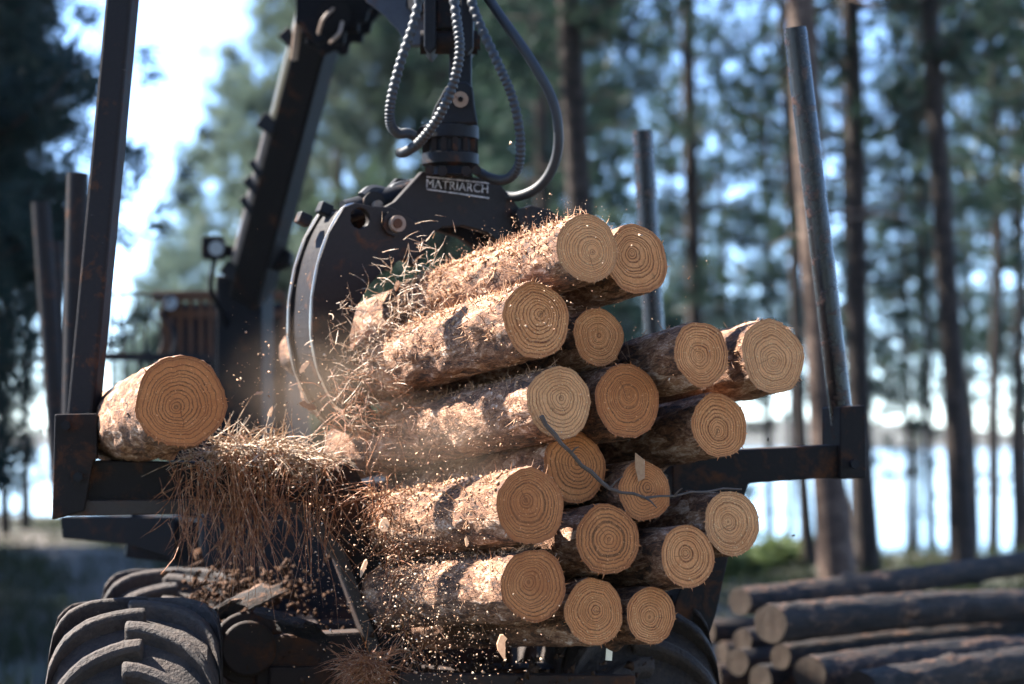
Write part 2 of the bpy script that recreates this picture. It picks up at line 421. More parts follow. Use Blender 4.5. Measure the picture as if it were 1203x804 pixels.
ri = [k for i in range(len(rc) - 1) for j in range(6) for k in (i * 7 + j, i * 7 + j + 1, (i + 1) * 7 + j + 1, (i + 1) * 7 + j)]
tag(link(raw_mesh('dirt_road', rv, 4, ri), 'dirt_road', ROAD), 'pale dirt track running away beside the machine', kind='structure')

# ------------------------------------------------------------------ trees
def rand_dirs(rg, n):
    d = rg.normal(size=(n, 3)); return d / np.linalg.norm(d, axis=1)[:, None]

def blades(base, d, length, width, rg):
    """one pointed blade (triangle) per row"""
    n = len(base)
    s = np.cross(d, rand_dirs(rg, n)); s /= np.linalg.norm(s, axis=1)[:, None] + 1e-9
    w = np.asarray(width).reshape(-1, 1) * np.ones((n, 1)); L = np.asarray(length).reshape(-1, 1) * np.ones((n, 1))
    v = np.stack([base - s * w / 2, base + s * w / 2, base + d * L], 1).reshape(-1, 3)
    return v

def pine_variant(seed, H, cb, Rc, dbh, tuft, nblade=13, blen=0.34, bw=0.04, taper=0.85, spacing=0.55, dead=True):
    rg = np.random.default_rng(seed); rnd = random.Random(seed)
    tr = MB(); n = 16
    wob = [(0, 0)]
    for i in range(n): wob.append((wob[-1][0] * 0.9 + rnd.gauss(0, 0.03), wob[-1][1] * 0.9 + rnd.gauss(0, 0.03)))
    pts = [(wob[i][0], wob[i][1], H * i / n) for i in range(n + 1)]
    rad = [dbh / 2 * ((1 - i / n) ** 0.7 * 0.97 + 0.03) * (1.25 if i == 0 else 1) for i in range(n + 1)]
    tr.tube([(0, 0, -0.6)] + pts, [rad[0] * 1.15] + rad, 11)
    B, D = [], []
    h = cb
    while h < H - 0.3:
        t = (h - cb) / (H - cb)
        for k in range(rnd.choice((4, 5, 6))):
            L = Rc * ((1 - t) ** taper * 0.92 + 0.08) * rnd.uniform(0.55, 1.15) * min(1, 0.55 + t * 4)
            if rnd.random() < 0.12: continue
            az = rnd.uniform(0, 2 * math.pi); el = rnd.uniform(-0.15, 0.45) + 0.3 * t
            hh = h + rnd.uniform(-0.25, 0.25)
            lp = []
            for q in range(6):
                s = q / 5
                e = el + 0.35 * s * s - 0.15 * s
                lp.append(Vector((math.cos(az) * L * s * math.cos(e), math.sin(az) * L * s * math.cos(e), hh + L * s * math.sin(e))))
            tr.tube(lp, [max(0.012, 0.045 * (L / Rc) * (1 - 0.85 * q / 5)) for q in range(6)], 4, caps=False)
            nt = max(2, int(tuft * L / Rc))
            for q in range(nt):
                s = rnd.uniform(0.22, 1.0) ** 0.8
                i = min(4, int(s * 5)); p = lp[i].lerp(lp[i + 1], s * 5 - i)
                off = rg.normal(size=3) * np.array([1, 1, 0.6]) * 0.22 * (0.4 + L / Rc) * (Rc / 2.2)
                B.append(np.array(p) + off)
                od = np.array([math.cos(az), math.sin(az), 0.45]) + off * 0.8; D.append(od / np.linalg.norm(od))
        h += spacing * rnd.uniform(0.7, 1.3)
    if dead:                                       # bare dead limbs below the crown
        for k in range(14):
            z = rnd.uniform(cb * 0.35, cb); az = rnd.uniform(0, 6.28); L = rnd.uniform(0.3, 1.3)
            tr.tube([(0, 0, z), (math.cos(az) * L * 0.6, math.sin(az) * L * 0.6, z + L * 0.05), (math.cos(az) * L, math.sin(az) * L, z - L * 0.1)], [0.022, 0.014, 0.005], 4, caps=False)
    B = np.array(B); D = np.array(D)
    Bn = np.repeat(B, nblade, 0); Dn = np.repeat(D, nblade, 0)
    d = Dn * 0.55 + rand_dirs(rg, len(Bn)); d /= np.linalg.norm(d, axis=1)[:, None]
    v = blades(Bn + rand_dirs(rg, len(Bn)) * 0.06, d, blen * rg.uniform(0.6, 1.15, len(Bn)), bw * rg.uniform(0.6, 1.2, len(Bn)), rg)
    cm = raw_mesh('crown', v, 3, np.arange(len(v)))
    tm = bpy.data.meshes.new('trunk'); tm.from_pydata(tr.v, [], tr.f); tm.shade_smooth(); tm.materials.append(TRUNK)
    return tm, cm

VAR = {
 'tall':   pine_variant(1, 22, 5.0, 2.3, 0.36, 11),
 'tall2':  pine_variant(2, 24, 6.5, 2.5, 0.40, 11),
 'bushy':  pine_variant(3, 17, 1.6, 3.0, 0.34, 24, nblade=17, blen=0.42, bw=0.055, spacing=0.48, taper=0.8),
 'bushy2': pine_variant(4, 15, 1.2, 2.8, 0.32, 24, nblade=17, blen=0.42, bw=0.055, spacing=0.48, taper=0.95),
 'high':   pine_variant(8, 27, 10.8, 3.1, 0.36, 15, nblade=14, blen=0.40, bw=0.05),
 'high2':  pine_variant(9, 25, 10.2, 2.8, 0.30, 14, nblade=14, blen=0.40, bw=0.05),
 'slim':   pine_variant(5, 17, 5.5, 1.5, 0.19, 9),
 'slim2':  pine_variant(6, 18, 7.0, 1.6, 0.20, 9),
 'near':   pine_variant(7, 16, 1.5, 2.5, 0.34, 40, nblade=24, blen=0.27, bw=0.024, spacing=0.36),
}
leafs = {}
rtree = random.Random(11)
def tree(px, Y, var, label, scale=1.0, group=None, leaf=LEAF, rot=None, tilt=0.0, name='pine_tree', wide=1.0, bark=None):
    x = P(px, 505, Y).x
    z = float(ground_h(x, Y))
    t = thing(name, label, 'tree', (x, Y, z - 0.05), (R(rtree.uniform(-1, 1)), R(tilt), rot if rot is not None else rtree.uniform(0, 6.28)), group)
    t.rotation_mode = 'ZYX'
    t.scale = (scale * wide, scale * wide, scale)
    tm, cm = VAR[var]
    key = (var, leaf.name)
    if key not in leafs:
        c2 = cm if not cm.materials else cm.copy()
        c2.materials.clear(); c2.materials.append(leaf); leafs[key] = c2
    if bark: tm = tm.copy(); tm.materials.clear(); tm.materials.append(bark)
    link(tm, 'trunk', TRUNK, t)
    link(leafs[key], 'crown', leaf, t)
    return t

GT = 'pines on the lake shore'
def tree_to(px, Y, var, apex, label, group=None, **kw):
    """scaled so that its tip stands at that height of the frame"""
    H = {'tall': 22, 'tall2': 24, 'bushy': 17, 'bushy2': 15, 'high': 27, 'high2': 25}[var]
    p = P(px, apex, Y)
    return tree(px, Y, var, label, (p.z - float(ground_h(p.x, Y))) / H, group, **kw)
# dark pines close on the left
tree(-128, 17.0, 'near', 'dark shaded pine close on the far left, its boughs cut by the picture edge', 1.0, None, LEAF_SHADED, rot=0.6)
tree(-30, 24.0, 'near', 'dark pine behind the leftmost pine, its boughs reaching down behind the left stakes', 1.0, None, LEAF_SHADED, rot=4.0, wide=0.7)
tree(-140, 21.0, 'near', 'dark pine between the two dark pines at the left edge', 1.15, None, LEAF_SHADED, rot=2.0, wide=0.75)
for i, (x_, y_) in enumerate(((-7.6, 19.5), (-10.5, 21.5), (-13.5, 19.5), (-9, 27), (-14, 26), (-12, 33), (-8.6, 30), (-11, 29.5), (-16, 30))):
    tree(601.5 + x_ / y_ * FPX, y_, 'near', 'dark pine of the stand beyond the left picture edge, shading the verge', 1.1, 'dark pines beyond the left edge', LEAF_SHADED)
# unseen pines added behind the viewpoint, keeping sky off the machine's near side
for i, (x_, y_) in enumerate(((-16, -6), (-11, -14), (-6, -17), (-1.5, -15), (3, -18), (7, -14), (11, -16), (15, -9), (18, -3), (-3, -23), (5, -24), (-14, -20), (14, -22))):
    tree(601.5 + x_ / y_ * FPX, y_, 'near', 'dark pine added behind the viewpoint to block the sky, out of the picture', 1.25, 'added dark pines behind the viewpoint', LEAF_SHADED)
tree(8, 36, 'slim', 'slender bare trunk at the left edge beyond the grass verge', 0.9, leaf=LEAF_SHADED)
tree(31, 38, 'slim2', 'slender bare trunk standing by the track, right of the leftmost slender trunk', 0.9, leaf=LEAF_SHADED)
# receding row on the left: its tops step down to the left against the white sky
PG = 'receding row of pale pines'
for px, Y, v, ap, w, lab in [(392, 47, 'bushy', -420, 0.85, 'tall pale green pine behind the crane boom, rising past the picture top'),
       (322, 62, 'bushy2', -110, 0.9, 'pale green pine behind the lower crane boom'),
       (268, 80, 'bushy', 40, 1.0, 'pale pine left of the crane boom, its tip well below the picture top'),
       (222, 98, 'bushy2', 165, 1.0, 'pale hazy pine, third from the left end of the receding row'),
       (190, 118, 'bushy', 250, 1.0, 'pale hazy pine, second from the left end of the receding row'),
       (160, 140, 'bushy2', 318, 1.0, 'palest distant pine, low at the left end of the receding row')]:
    tree_to(px, Y, v, ap, lab, PG, wide=w, leaf=LEAF_HAZED)
for px, Y, v, ap, lab in [(455, 54, 'bushy2', -380, 'green pine between the crane boom and the hanging grapple hoses'),
       (520, 46, 'bushy', -420, 'bushy pine behind the grapple rotator'),
       (590, 52, 'bushy2', -420, 'bushy pine filling the gap inside the right hand hose loops'),
       (655, 60, 'bushy', -400, 'pine seen just right of the outer hose loop')]:
    tree_to(px, Y, v, ap, lab, GT, leaf=LEAF_HAZED if px < 480 else LEAF if px < 620 else LEAF_MID)
for px, Y, v, sc_, lab in [(706, 27, 'tall2', 0.95, 'stout dark trunk left of the thin middle stake'),
       (648, 40, 'tall', 1.0, 'thin dark trunk right of the hose loop, left of the stout dark trunk'),
       (735, 66, 'high', 1.0, 'bushy pine behind the thin middle stake'),
       (780, 74, 'high2', 1.1, 'pine with boughs just right of the thin middle stake'),
       (822, 36, 'tall', 0.95, 'mid sized trunk right of the thin middle stake'),
       (850, 70, 'high', 1.0, 'pine between the middle stake and the right stake'),
       (893, 42, 'slim', 1.0, 'thin trunk left of the right stake, against the bright lake'),
       (930, 78, 'high2', 1.1, 'pine with high crown just left of the right stake'),
       (988, 19.5, 'tall2', 0.95, 'broad pale sided trunk directly behind the right stake'),
       (950, 28, 'tall', 0.8, 'dark trunk showing just left of the broad pale sided trunk'),
       (1019, 26, 'tall', 1.0, 'dark trunk just right of the right stake'),
       (1060, 44, 'slim', 1.0, 'very thin trunk first right of the dark trunk by the right stake'),
       (1098, 42, 'slim2', 1.05, 'thin trunk left of the straight dark trunk near the right edge'),
       (1132, 25, 'tall2', 0.85, 'straight dark trunk standing alone near the right edge'),
       (1168, 38, 'slim', 1.2, 'thin trunk right of the straight dark trunk'),
       (1193, 40, 'slim2', 1.25, 'thin trunk at the right picture edge'),
       (1262, 30, 'tall', 1.0, 'pine just outside the right edge with boughs reaching into the picture'),
       (1010, 64, 'high', 1.0, 'dark pine whose boughs fill the gap right of the right stake'),
       (1078, 72, 'high2', 1.05, 'pine with high crown behind the two thin trunks'),
       (1150, 66, 'high', 1.0, 'pine with high crown behind the right edge trunks'),
       (1210, 60, 'high2', 1.0, 'pine at the right edge beyond the thin trunks')]:
    tree(px, Y, v, lab, sc_, GT, LEAF_MID, tilt={1132: -2.3, 1019: -1.7, 988: -2.5, 706: -2.5, 822: -1.2, 950: -2.6}.get(px, rtree.uniform(-1.6, 0.6)), wide={988: 0.82, 1019: 0.8, 950: 0.6, 1132: 0.85}.get(px, 1.0), bark=TRUNK_PALE if px == 988 else None)

# low shrubs on the bank
def shrub(px, Y, r, label, seed):
    rg = np.random.default_rng(seed); x = P(px, 505, Y).x; z = float(ground_h(x, Y))
    t = thing('shrub', label, 'shrub', (x, Y, z), group='low shrubs on the lake bank')
    st = MB(); base = []
    for k in range(9):
        a_ = rg.uniform(0, 6.28); l = r * rg.uniform(0.6, 1.1)
        e = Vector((math.cos(a_) * l * 0.8, math.sin(a_) * l * 0.8, l * rg.uniform(0.5, 0.9)))
        st.tube([(0, 0, -0.05), tuple(e * 0.5 + Vector((0, 0, 0.05))), tuple(e)], [0.015, 0.01, 0.004], 4, caps=False)
        for q in range(26): base.append(np.array(e) * rg.uniform(0.4, 1.05) + rg.normal(size=3) * r * 0.16)
    B = np.repeat(np.array(base), 5, 0); d = rand_dirs(rg, len(B)); d[:, 2] = np.abs(d[:, 2]) * 0.7 + 0.1
    v = blades(B, d, rg.uniform(0.1, 0.2, len(B)), 0.05, rg)
    st.build('stem', TWIG, t, local=True)
    link(raw_mesh('foliage', v, 3, np.arange(len(v))), 'foliage', LEAF_SHRUB, t)
for i, (px, Y, r, lab) in enumerate([(835, 25, 0.5, 'low green shrub between the rear tyre and the log pile'), (872, 27, 0.4, 'low shrub under the pale trunk gap, left of the pile top'),
        (905, 28, 0.45, 'round shrub at the foot of the thin trunk against the lake'), (940, 28.5, 0.35, 'small shrub at the foot of the broad pale sided trunk'), (1010, 29, 0.3, 'small shrub just above the top log of the pile')]):
    shrub(px, Y, r, lab, 50 + i)

# grass
rg = np.random.default_rng(5)
def grass(name, label, xs, ys, n, hgt):
    x = rg.uniform(*xs, n); y = rg.uniform(*ys, n)
    c = rg.uniform(size=n) < np.clip(np.sin(x * 2.1) * np.sin(y * 1.3) + 0.75, 0.1, 1)
    x, y = x[c], y[c]
    keep = np.array([min((Vector((a_, b_)) - Vector((p.x, p.y))).length for p in rc[::3]) > 0.7 for a_, b_ in zip(x, y)])
    x, y = x[keep], y[keep]
    b = np.stack([x, y, ground_h(x, y) - 0.01], 1); d = rg.normal(size=(len(b), 3)) * 0.45 + [0, 0, 1]; d /= np.linalg.norm(d, axis=1)[:, None]
    v = blades(b, d, hgt * rg.uniform(0.5, 1.4, len(b)), 0.022, rg)
    tag(link(raw_mesh(name, v, 3, np.arange(len(v))), name, GRASS), label, 'grass', kind='stuff')
grass('grass', 'dark shaded grass on the verge left of the machine', (-9, -2.0), (9.5, 44), 26000, 0.22)
grass('grass', 'thin grass along the lake bank on the right', (0.5, 9), (19, 33), 12000, 0.22)

# ------------------------------------------------------------------ forwarder (the machine carrying the load)
fw = thing('forwarder', 'dark timber forwarder seen from behind, with rusty bunk arms, stakes and lugged tyres', 'forwarder', (-0.2, 8.4, 0))
BN = Vector((math.sin(R(10)), -math.cos(R(10)), 0))         # the bunk's outward normal
BP = P(300, 540, 7.66)
def bp(px, py, off=0.0): return on_plane(px, py, BP, BN) + BN * off
back = -BN
bk = MB()
bk.prism([bp(x, y) for x, y in ((66, 541), (400, 545), (412, 541), (424, 562), (434, 585), (470, 690), (500, 800), (520, 850), (450, 850), (446, 790), (400, 655), (381, 629), (349, 594), (330, 588), (66, 590))], back * 0.16)
bk.prism([bp(x, y) for x, y in ((790, 533), (1013, 521), (1013, 559), (880, 568), (868, 600), (842, 720), (800, 850), (740, 850), (770, 780), (800, 690), (815, 610), (790, 590))], back * 0.16)
bk.build('bunk', STEEL_RUST, fw, bevel=0.006)
fl = MB()
fl.prism([bp(x, y, 0.035) for x, y in ((62, 588), (332, 586), (354, 592), (388, 627), (407, 652), (456, 790), (444, 794), (396, 660), (378, 636), (348, 604), (330, 602), (62, 606))], back * 0.25)
fl.build('bunk_flange', mk_steel('lit_scuffed_flange_steel', (0.022, 0.016, 0.014), 0.6, 0.45, 12), fw, bevel=0.004)  # the flange's lit edge is put into a brighter steel
so = MB()
so.prism([bp(x, y, 0.06) for x, y in ((65, 487), (115, 486), (115, 539), (110, 542), (100, 600), (62, 610))], back * 0.24)
so.build('stake_socket', STEEL_RUST, fw, bevel=0.006)
so = MB()
so.prism([bp(x, y, 0.03) for x, y in ((984, 478), (1014, 476), (1015, 562), (984, 563))], back * 0.22)
so.build('stake_socket', STEEL_RUST, fw, bevel=0.006)
# bolts on the socket
for x, y in ((92, 560), (78, 500), (996, 545)):
    bo = MB(); bo.cyl(bp(x, y, 0.055), bp(x, y, 0.085), 0.018, 6); bo.build('bolt', STEEL, fw)

def stake(p, q, w, label=None, rnd_=False, m=STAKE):
    b = MB()
    if rnd_:
        b.cyl(p, q, w / 2, 18)
        d = (Vector(q) - Vector(p)).normalized()
        b.cyl(Vector(q), Vector(q) + d * 0.012, w / 2 * 0.96, 18)
    else:
        b.beam(p, q, w, w, R(8), up=(0, 1, 0))
    if not rnd_: m = STAKE_SQ
    return b.build('stake', m, fw, smooth=rnd_, bevel=0 if rnd_ else 0.012, label=label)
stake(bp(93, 540, -0.07), bp(152, -90, -0.07), 0.098, 'tall square stake at the left with a bright edge')
stake(bp(997, 500, -0.07), bp(941, 33, -0.07), 0.088, 'tall stake at the right with a bright scuffed edge', True)
stake(P(84, 570, 9.7), P(91, 207, 9.7), 0.098, 'shorter stake just behind the tall left stake', True, STAKE_SQ)
stake(P(72, 590, 12.4), P(48, 240, 12.4), 0.105, 'leaning stake farthest left', True, STAKE_SQ)
stake(P(70, 590, 14.2), P(66, 285, 14.2), 0.09, 'thin dark stake between the two short left stakes', True, STAKE_SQ)
stake(P(778, 560, 10.3), P(755, 157, 10.3), 0.10, 'plain stake standing behind the middle of the load', True)

# further bolsters and chassis
ch = MB()
ch.prism([P(x, y, 9.6) for x, y in ((70, 607), (205, 607), (205, 658), (150, 640), (73, 633))], (0.03, 0.16, 0))
ch.beam(P(150, 628, 9.68), P(420, 660, 9.9), 0.16, 0.2)
ch.build('bolster', STEEL, fw, bevel=0.006)
cb = MB()
cb.beam((-0.74, 7.7, 0.80), (-1.6, 13.2, 0.95), 0.26, 0.30)
cb.beam((0.50, 7.95, 0.80), (-0.5, 13.4, 0.95), 0.26, 0.30)
for t_ in (0.02, 0.3, 0.6, 0.95):
    p = Vector((-0.74, 7.7, 0.80)).lerp(Vector((-1.6, 13.2, 0.95)), t_); q = Vector((0.50, 7.95, 0.80)).lerp(Vector((-0.5, 13.4, 0.95)), t_)
    cb.beam(p, q, 0.22, 0.24)
cb.build('chassis', CHASSIS, fw, bevel=0.008)
ep = MB(); ep.prism([P(x, y, 7.72) for x, y in ((300, 748), (424, 742), (444, 800), (444, 860), (300, 860))], (-0.02, 0.12, 0)); ep.build('frame_end_plate', CHASSIS, fw, bevel=0.01)
bh = MB(); bh.prism([P(x, y, 9.45) for x, y in ((235, 600), (330, 570), (520, 560), (700, 600), (760, 720), (760, 900), (235, 900))], (-0.05, 0.3, 0)); bh.build('added_back_wall', STEEL, fw, bevel=0.03)  # dark wall added behind the bunk to fill the gap with darkness
hs = MB(); hs.cyl(P(292, 762, 7.75), P(292, 762, 8.3), 0.135, 28); hs.cyl(P(292, 762, 7.70), P(292, 762, 7.76), 0.10, 28); hs.build('hub_housing', CHASSIS, fw, smooth=True, bevel=0.01)
rb = MB(); rb.beam(P(470, 803, 7.3), P(745, 805, 7.4), 0.06, 0.07); rb.build('rear_crossbar', CHASSIS, fw, bevel=0.006)
mk = MB(); mk.beam(P(716, 762, 7.38), P(715, 776, 7.38), 0.022, 0.012); mk.build('marker_plate', CHROME, fw)

def make_wheel(loc, rz, ty_label=None, seed=0):
    w = thing('wheel', None, None, (0, 0, 0)); w.parent = fw
    w.location = Vector(loc) - Vector(fw.location); w.rotation_euler = (R(seed * 7.0), 0, rz); w.scale = (0.93, 0.95, 0.95)
    Rr, W = 0.575, 0.56
    prof = [(-0.30, 0.24), (-0.31, 0.40), (-0.30, 0.50), (-0.26, 0.548), (-0.18, 0.568), (0, Rr), (0.18, 0.568), (0.26, 0.548), (0.30, 0.50), (0.31, 0.40), (0.30, 0.24)]
    n = 72; b = MB(); m = len(prof)
    vs = [(x, r * math.cos(2 * math.pi * k / n), r * math.sin(2 * math.pi * k / n)) for k in range(n) for x, r in prof]
    b.add(vs, [(k * m + j, k * m + j + 1, ((k + 1) % n) * m + j + 1, ((k + 1) % n) * m + j) for k in range(n) for j in range(m - 1)])
    nl = 18; rq = random.Random(seed)
    for side in (-1, 1):
        for k in range(nl):
            a0 = 2 * math.pi * (k + (0.5 if side > 0 else 0)) / nl
            ring = []
            for q in range(11):
                s = q / 10
                x = side * (-0.035 + 0.345 * math.sin(s * math.pi / 2) ** 0.95)
                ang = a0 + 0.62 * s ** 1.6
                ax = abs(x)
                rbase = np.interp(ax, [0, 0.18, 0.26, 0.30, 0.31], [0.573, 0.566, 0.546, 0.50, 0.44])
                hgt = 0.058 * (1.0 if s < 0.85 else 1 - (s - 0.85) * 3)
                hw = 0.034 / 0.6 * (1.0 + 0.25 * s) + rq.uniform(-0.002, 0.002)
                for da, rr in ((-hw * 1.2, rbase - 0.02), (-hw * 0.8, rbase + hgt), (hw * 0.8, rbase + hgt), (hw * 1.2, rbase - 0.02)):
                    ring.append((x, rr * math.cos(ang + da), rr * math.sin(ang + da)))
            fs = [(q * 4 + j, q * 4 + j + 1, q * 4 + 5 + j, q * 4 + 4 + j) for q in range(10) for j in range(3)]
            fs += [(0, 1, 2, 3), (43, 42, 41, 40)]
            b.add(ring, fs)
    t = b.build('tyre', TYRE, w, smooth=True, bevel=0.014, label=ty_label, local=True, angle=30)
    r_ = MB()
    pr = [(-0.27, 0.26), (-0.20, 0.22), (-0.08, 0.20), (-0.06, 0.0), (0.06, 0.0), (0.08, 0.20), (0.20, 0.22), (0.27, 0.26)]
    m = len(pr)
    r_.add([(x, r * math.cos(2 * math.pi * k / 32), r * math.sin(2 * math.pi * k / 32)) for k in range(32) for x, r in pr],
           [(k * m + j, k * m + j + 1, ((k + 1) % 32) * m + j + 1, ((k + 1) % 32) * m + j) for k in range(32) for j in range(m - 1)])
    r_.build('rim', STEEL, w, smooth=True, local=True)
    return w
WY = 7.45
xl = P(148, 700, WY - 0.25).x
make_wheel((xl, WY, 0.62), R(7), 'large lugged tyre at the lower left', 1)
make_wheel((xl - 0.14, WY + 1.6, 0.62), R(7), 'lugged tyre just behind the lower left tyre', 2)
make_wheel((0.42, 8.1, 0.60), R(7), 'lugged tyre half hidden under the load at the right', 3)
make_wheel((0.26, 9.6, 0.62), R(7), 'tyre behind the right rear tyre', 4)
for y0 in (WY, WY + 1.55):
    ax = MB(); ax.cyl((xl, y0, 0.63), (0.40, y0 + 0.65 if y0 == WY else y0 + 0.6, 0.63), 0.09, 14)
    ax.build('axle', STEEL, fw, smooth=True)

# guard behind the load: bent mesh and a rusty slatted frame
YG = 13.4
g = MB()
g.beam(P(112, 419, YG), P(300, 421, YG), 0.05, 0.05)
g.tube([P(112, 346, YG), P(150, 345, YG), P(200, 347, YG)], 0.010, 6)
g.build('guard_rail', STEEL, fw)
gw = MB(); rq = random.Random(3)
for i, px in enumerate(range(116, 205, 14)):
    b_ = rq.uniform(-9, 9)
    gw.tube(spline([P(px + 2, 346, YG), P(px + b_, 368, YG), P(px - b_ * 0.7, 395, YG), P(px, 420, YG)], 5), 0.008, 5)
for px in range(118, 300, 15): gw.tube([P(px, 420, YG), P(px + rq.uniform(-2, 2), 460, YG), P(px, 520, YG)], 0.011, 5)
gw.build('guard_mesh', STEEL, fw)
cf = MB()
cf.beam(P(180, 348, YG + 0.3), P(335, 348, YG + 0.3), 0.09, 0.06); cf.beam(P(186, 369, YG + 0.3), P(335, 369, YG + 0.3), 0.06, 0.05)
cf.beam(P(195, 346, YG + 0.3), P(195, 420, YG + 0.3), 0.06, 0.06)
cf.build('guard_frame', RUST, fw, bevel=0.005)
for px in (212, 224, 236, 247, 334):
    sl = MB(); sl.beam(P(px, 352, YG + 0.28), P(px, 420, YG + 0.28), 0.028, 0.03); sl.build('guard_slat', RUST, fw)
cbx = MB()
cbx.prism([P(x, y, YG + 0.9) for x, y in ((200, 356), (335, 356), (338, 540), (430, 545), (440, 760), (200, 700))], (0.05, 1.2, 0))
cbx.build('cab_body', BOOM, fw, bevel=0.03)
cl = MB(); cl.cyl(P(200, 356, YG + 0.25), P(200, 356, YG + 0.2), 0.045, 16); cl.build('tail_lamp', GLASS, fw, smooth=True)

# ------------------------------------------------------------------ loader crane
cr = thing('loader_crane', 'dark hydraulic crane boom rising from behind the load with black hoses at its tip', 'crane', P(288, 520, 12.3))
pl = MB(); pl.beam(P(288, 585, 12.3), P(288, 325, 12.3), 0.27, 0.34, R(6)); pl.build('pillar', BOOM, cr, bevel=0.02)
b0, b1 = P(296, 345, 12.2), P(385, 8, 10.7)
bm_ = MB(); bm_.beam(b0, b1, 0.19, 0.23, R(10), 0.17, 0.21, up=(0, 1, 0)); bm_.build('boom', BOOM, cr, bevel=0.015)
bd = (b1 - b0)
rl = MB()                                                     # the sunlit cylinder along the boom's upper left edge
rl.tube([b0 + bd * t_ + Vector((-0.115, -0.04, 0.04)) for t_ in (0.10, 0.30, 0.60)], 0.036, 14)
rl.build('lift_cylinder', PAINT_SUNLIT, cr, smooth=True)
rr_ = MB(); rr_.tube([b0 + bd * t_ + Vector((-0.11, -0.04, 0.04)) for t_ in (0.60, 1.0)], 0.028, 12); rr_.build('piston_rod', CHROME, cr, smooth=True)
for t_, s_ in ((0.05, 0.07), (0.30, 0.035), (0.37, 0.045), (0.43, 0.03), (0.58, 0.07), (0.86, 0.05)):
    c_ = b0 + bd * t_ + Vector((-0.12, -0.08, 0.05)); lk = MB(); lk.beam(c_ - Vector((0.03, 0, s_ / 2)), c_ + Vector((0.02, 0, s_ / 2)), s_, 0.1); lk.build('hose_clamp', STEEL, cr, bevel=0.006)
kn = MB(); kc = P(322, 301, 12.05); kn.prism([P(x, y, 11.95) for x, y in ((312, 283), (330, 288), (343, 296), (341, 310), (325, 317), (312, 316))], (0, 0.2, 0)); kn.build('pivot_block', BOOM, cr, bevel=0.02)
wl = MB(); wl.beam(P(251, 279, 12.0), P(251, 305, 12.0), 0.12, 0.11); wlo = wl.build('work_lamp', BOOM, cr, bevel=0.01)
wg = MB(); wg.cyl(P(254, 292, 11.945), P(254, 292, 11.925), 0.042, 16); wg.build('lens', GLASS, wlo)
wb = MB(); wb.beam(P(255, 292, 12.05), P(285, 300, 12.1), 0.05, 0.06); wb.tube(spline([P(252, 304, 12.0), P(248, 340, 12.0), P(262, 370, 12.1), P(270, 400, 12.2)], 6), 0.014, 6); wb.build('lamp_bracket', BOOM, cr)
for off in (-0.16, 0.12):
    k2 = MB(); k2.prism([P(x, y, 10.45) + Vector((0, off, 0)) for x, y in ((352, -40), (476, -40), (474, 6), (446, 9), (436, 20), (433, 33), (425, 34), (424, 45), (410, 44), (407, 58), (398, 60), (392, 53), (376, 60), (366, 50), (356, 47), (357, 38), (350, 34), (351, 20))], (0, 0.04, 0)); k2.build('knuckle_plate', BOOM, cr, bevel=0.01)
k2 = MB(); k2.cyl(P(392, 18, 10.2), P(392, 18, 10.7), 0.085, 20); k2.build('knuckle_pin', BOOM, cr, smooth=True)
for pts_, r_ in (([P(374, 40, 10.2), P(380, 22, 10.15), P(392, 10, 10.2)], 0.008), ([P(388, 50, 10.2), P(398, 40, 10.15), P(402, 26, 10.2)], 0.009),
                 ([P(345, 70, 10.6), P(352, 20, 10.5), P(362, -20, 10.5)], 0.02)):
    k3 = MB(); k3.tube(spline(pts_, 5), r_, 6); k3.build('steel_pipe', PIN, cr, smooth=True)
st = MB(); s0, s1 = P(408, -58, 10.4), P(512, -12, 8.3)
st.beam(s0, s1, 0.17, 0.26, 0, 0.13, 0.20); st.build('stick', BOOM, cr, bevel=0.012)
# tip plates and fork
GY = 8.05
gs = MB()
gs.prism([P(x, y, 8.55) for x, y in ((432, -30), (500, -30), (506, 53), (478, 54), (468, 38), (452, 20), (438, 8), (428, 2))], (0.02, 0.05, 0))
gs.build('tip_gusset', mk_steel('grey_blue_tip_steel', (0.03, 0.033, 0.042), 0.2, 0.45), cr, bevel=0.008)
fk = MB()
for x0, x1 in ((498, 512), (541, 556)):
    fk.prism([P(x, y, GY - 0.1) for x, y in ((x0, -30), (x1, -30), (x1, 55), ((x0 + x1) / 2, 64), (x0, 55))], (0, 0.2, 0))
fk.prism([P(x, y, GY - 0.02) for x, y in ((512, -30), (541, -30), (541, 34), (512, 34))], (0, 0.1, 0))
fk.build('tip_fork', STEEL, cr, bevel=0.008)
pn = MB(); pn.cyl(P(494, 50, GY), P(561, 50, GY), 0.045, 16); pn.cyl(P(558, 50, GY), P(564, 50, GY), 0.03, 6); pn.build('tip_pin', STEEL_RUST, cr, smooth=True)
def hose(pts, label, r=0.0175, spiral=True):
    p = spline(pts, 26 if spiral else 14); b = MB()
    rad = [r * (1.0 + (0.13 * (1 if (i // 2) % 2 else -1) if spiral else 0)) for i in range(len(p))]
    b.tube(p, rad, 10); b.build('hydraulic_hose', HOSE, cr, smooth=True, label=label, angle=60)
GW = Vector((math.sin(R(27)), -math.cos(R(27)), 0))
GO = P(530, 200, GY)
def gp(px, py, off=0.0): return on_plane(px, py, GO, GW) + GW * off
hose([P(499, -40, 7.85), P(488, 20, 7.82), P(470, 75, 7.80), P(459, 120, 7.80), P(459, 146, 7.82), P(468, 157, 7.86), P(480, 157, 7.92), P(494, 165, 8.0)], 'spiral wrapped hose hanging on the left')
hose([P(528, -40, 7.8), P(536, 20, 7.75), P(540, 60, 7.72), P(532, 100, 7.74), P(515, 138, 7.78), P(494, 166, 7.84), P(478, 178, 7.9), P(470, 180, 7.95)], 'spiral wrapped hose crossing in front of the rotator')
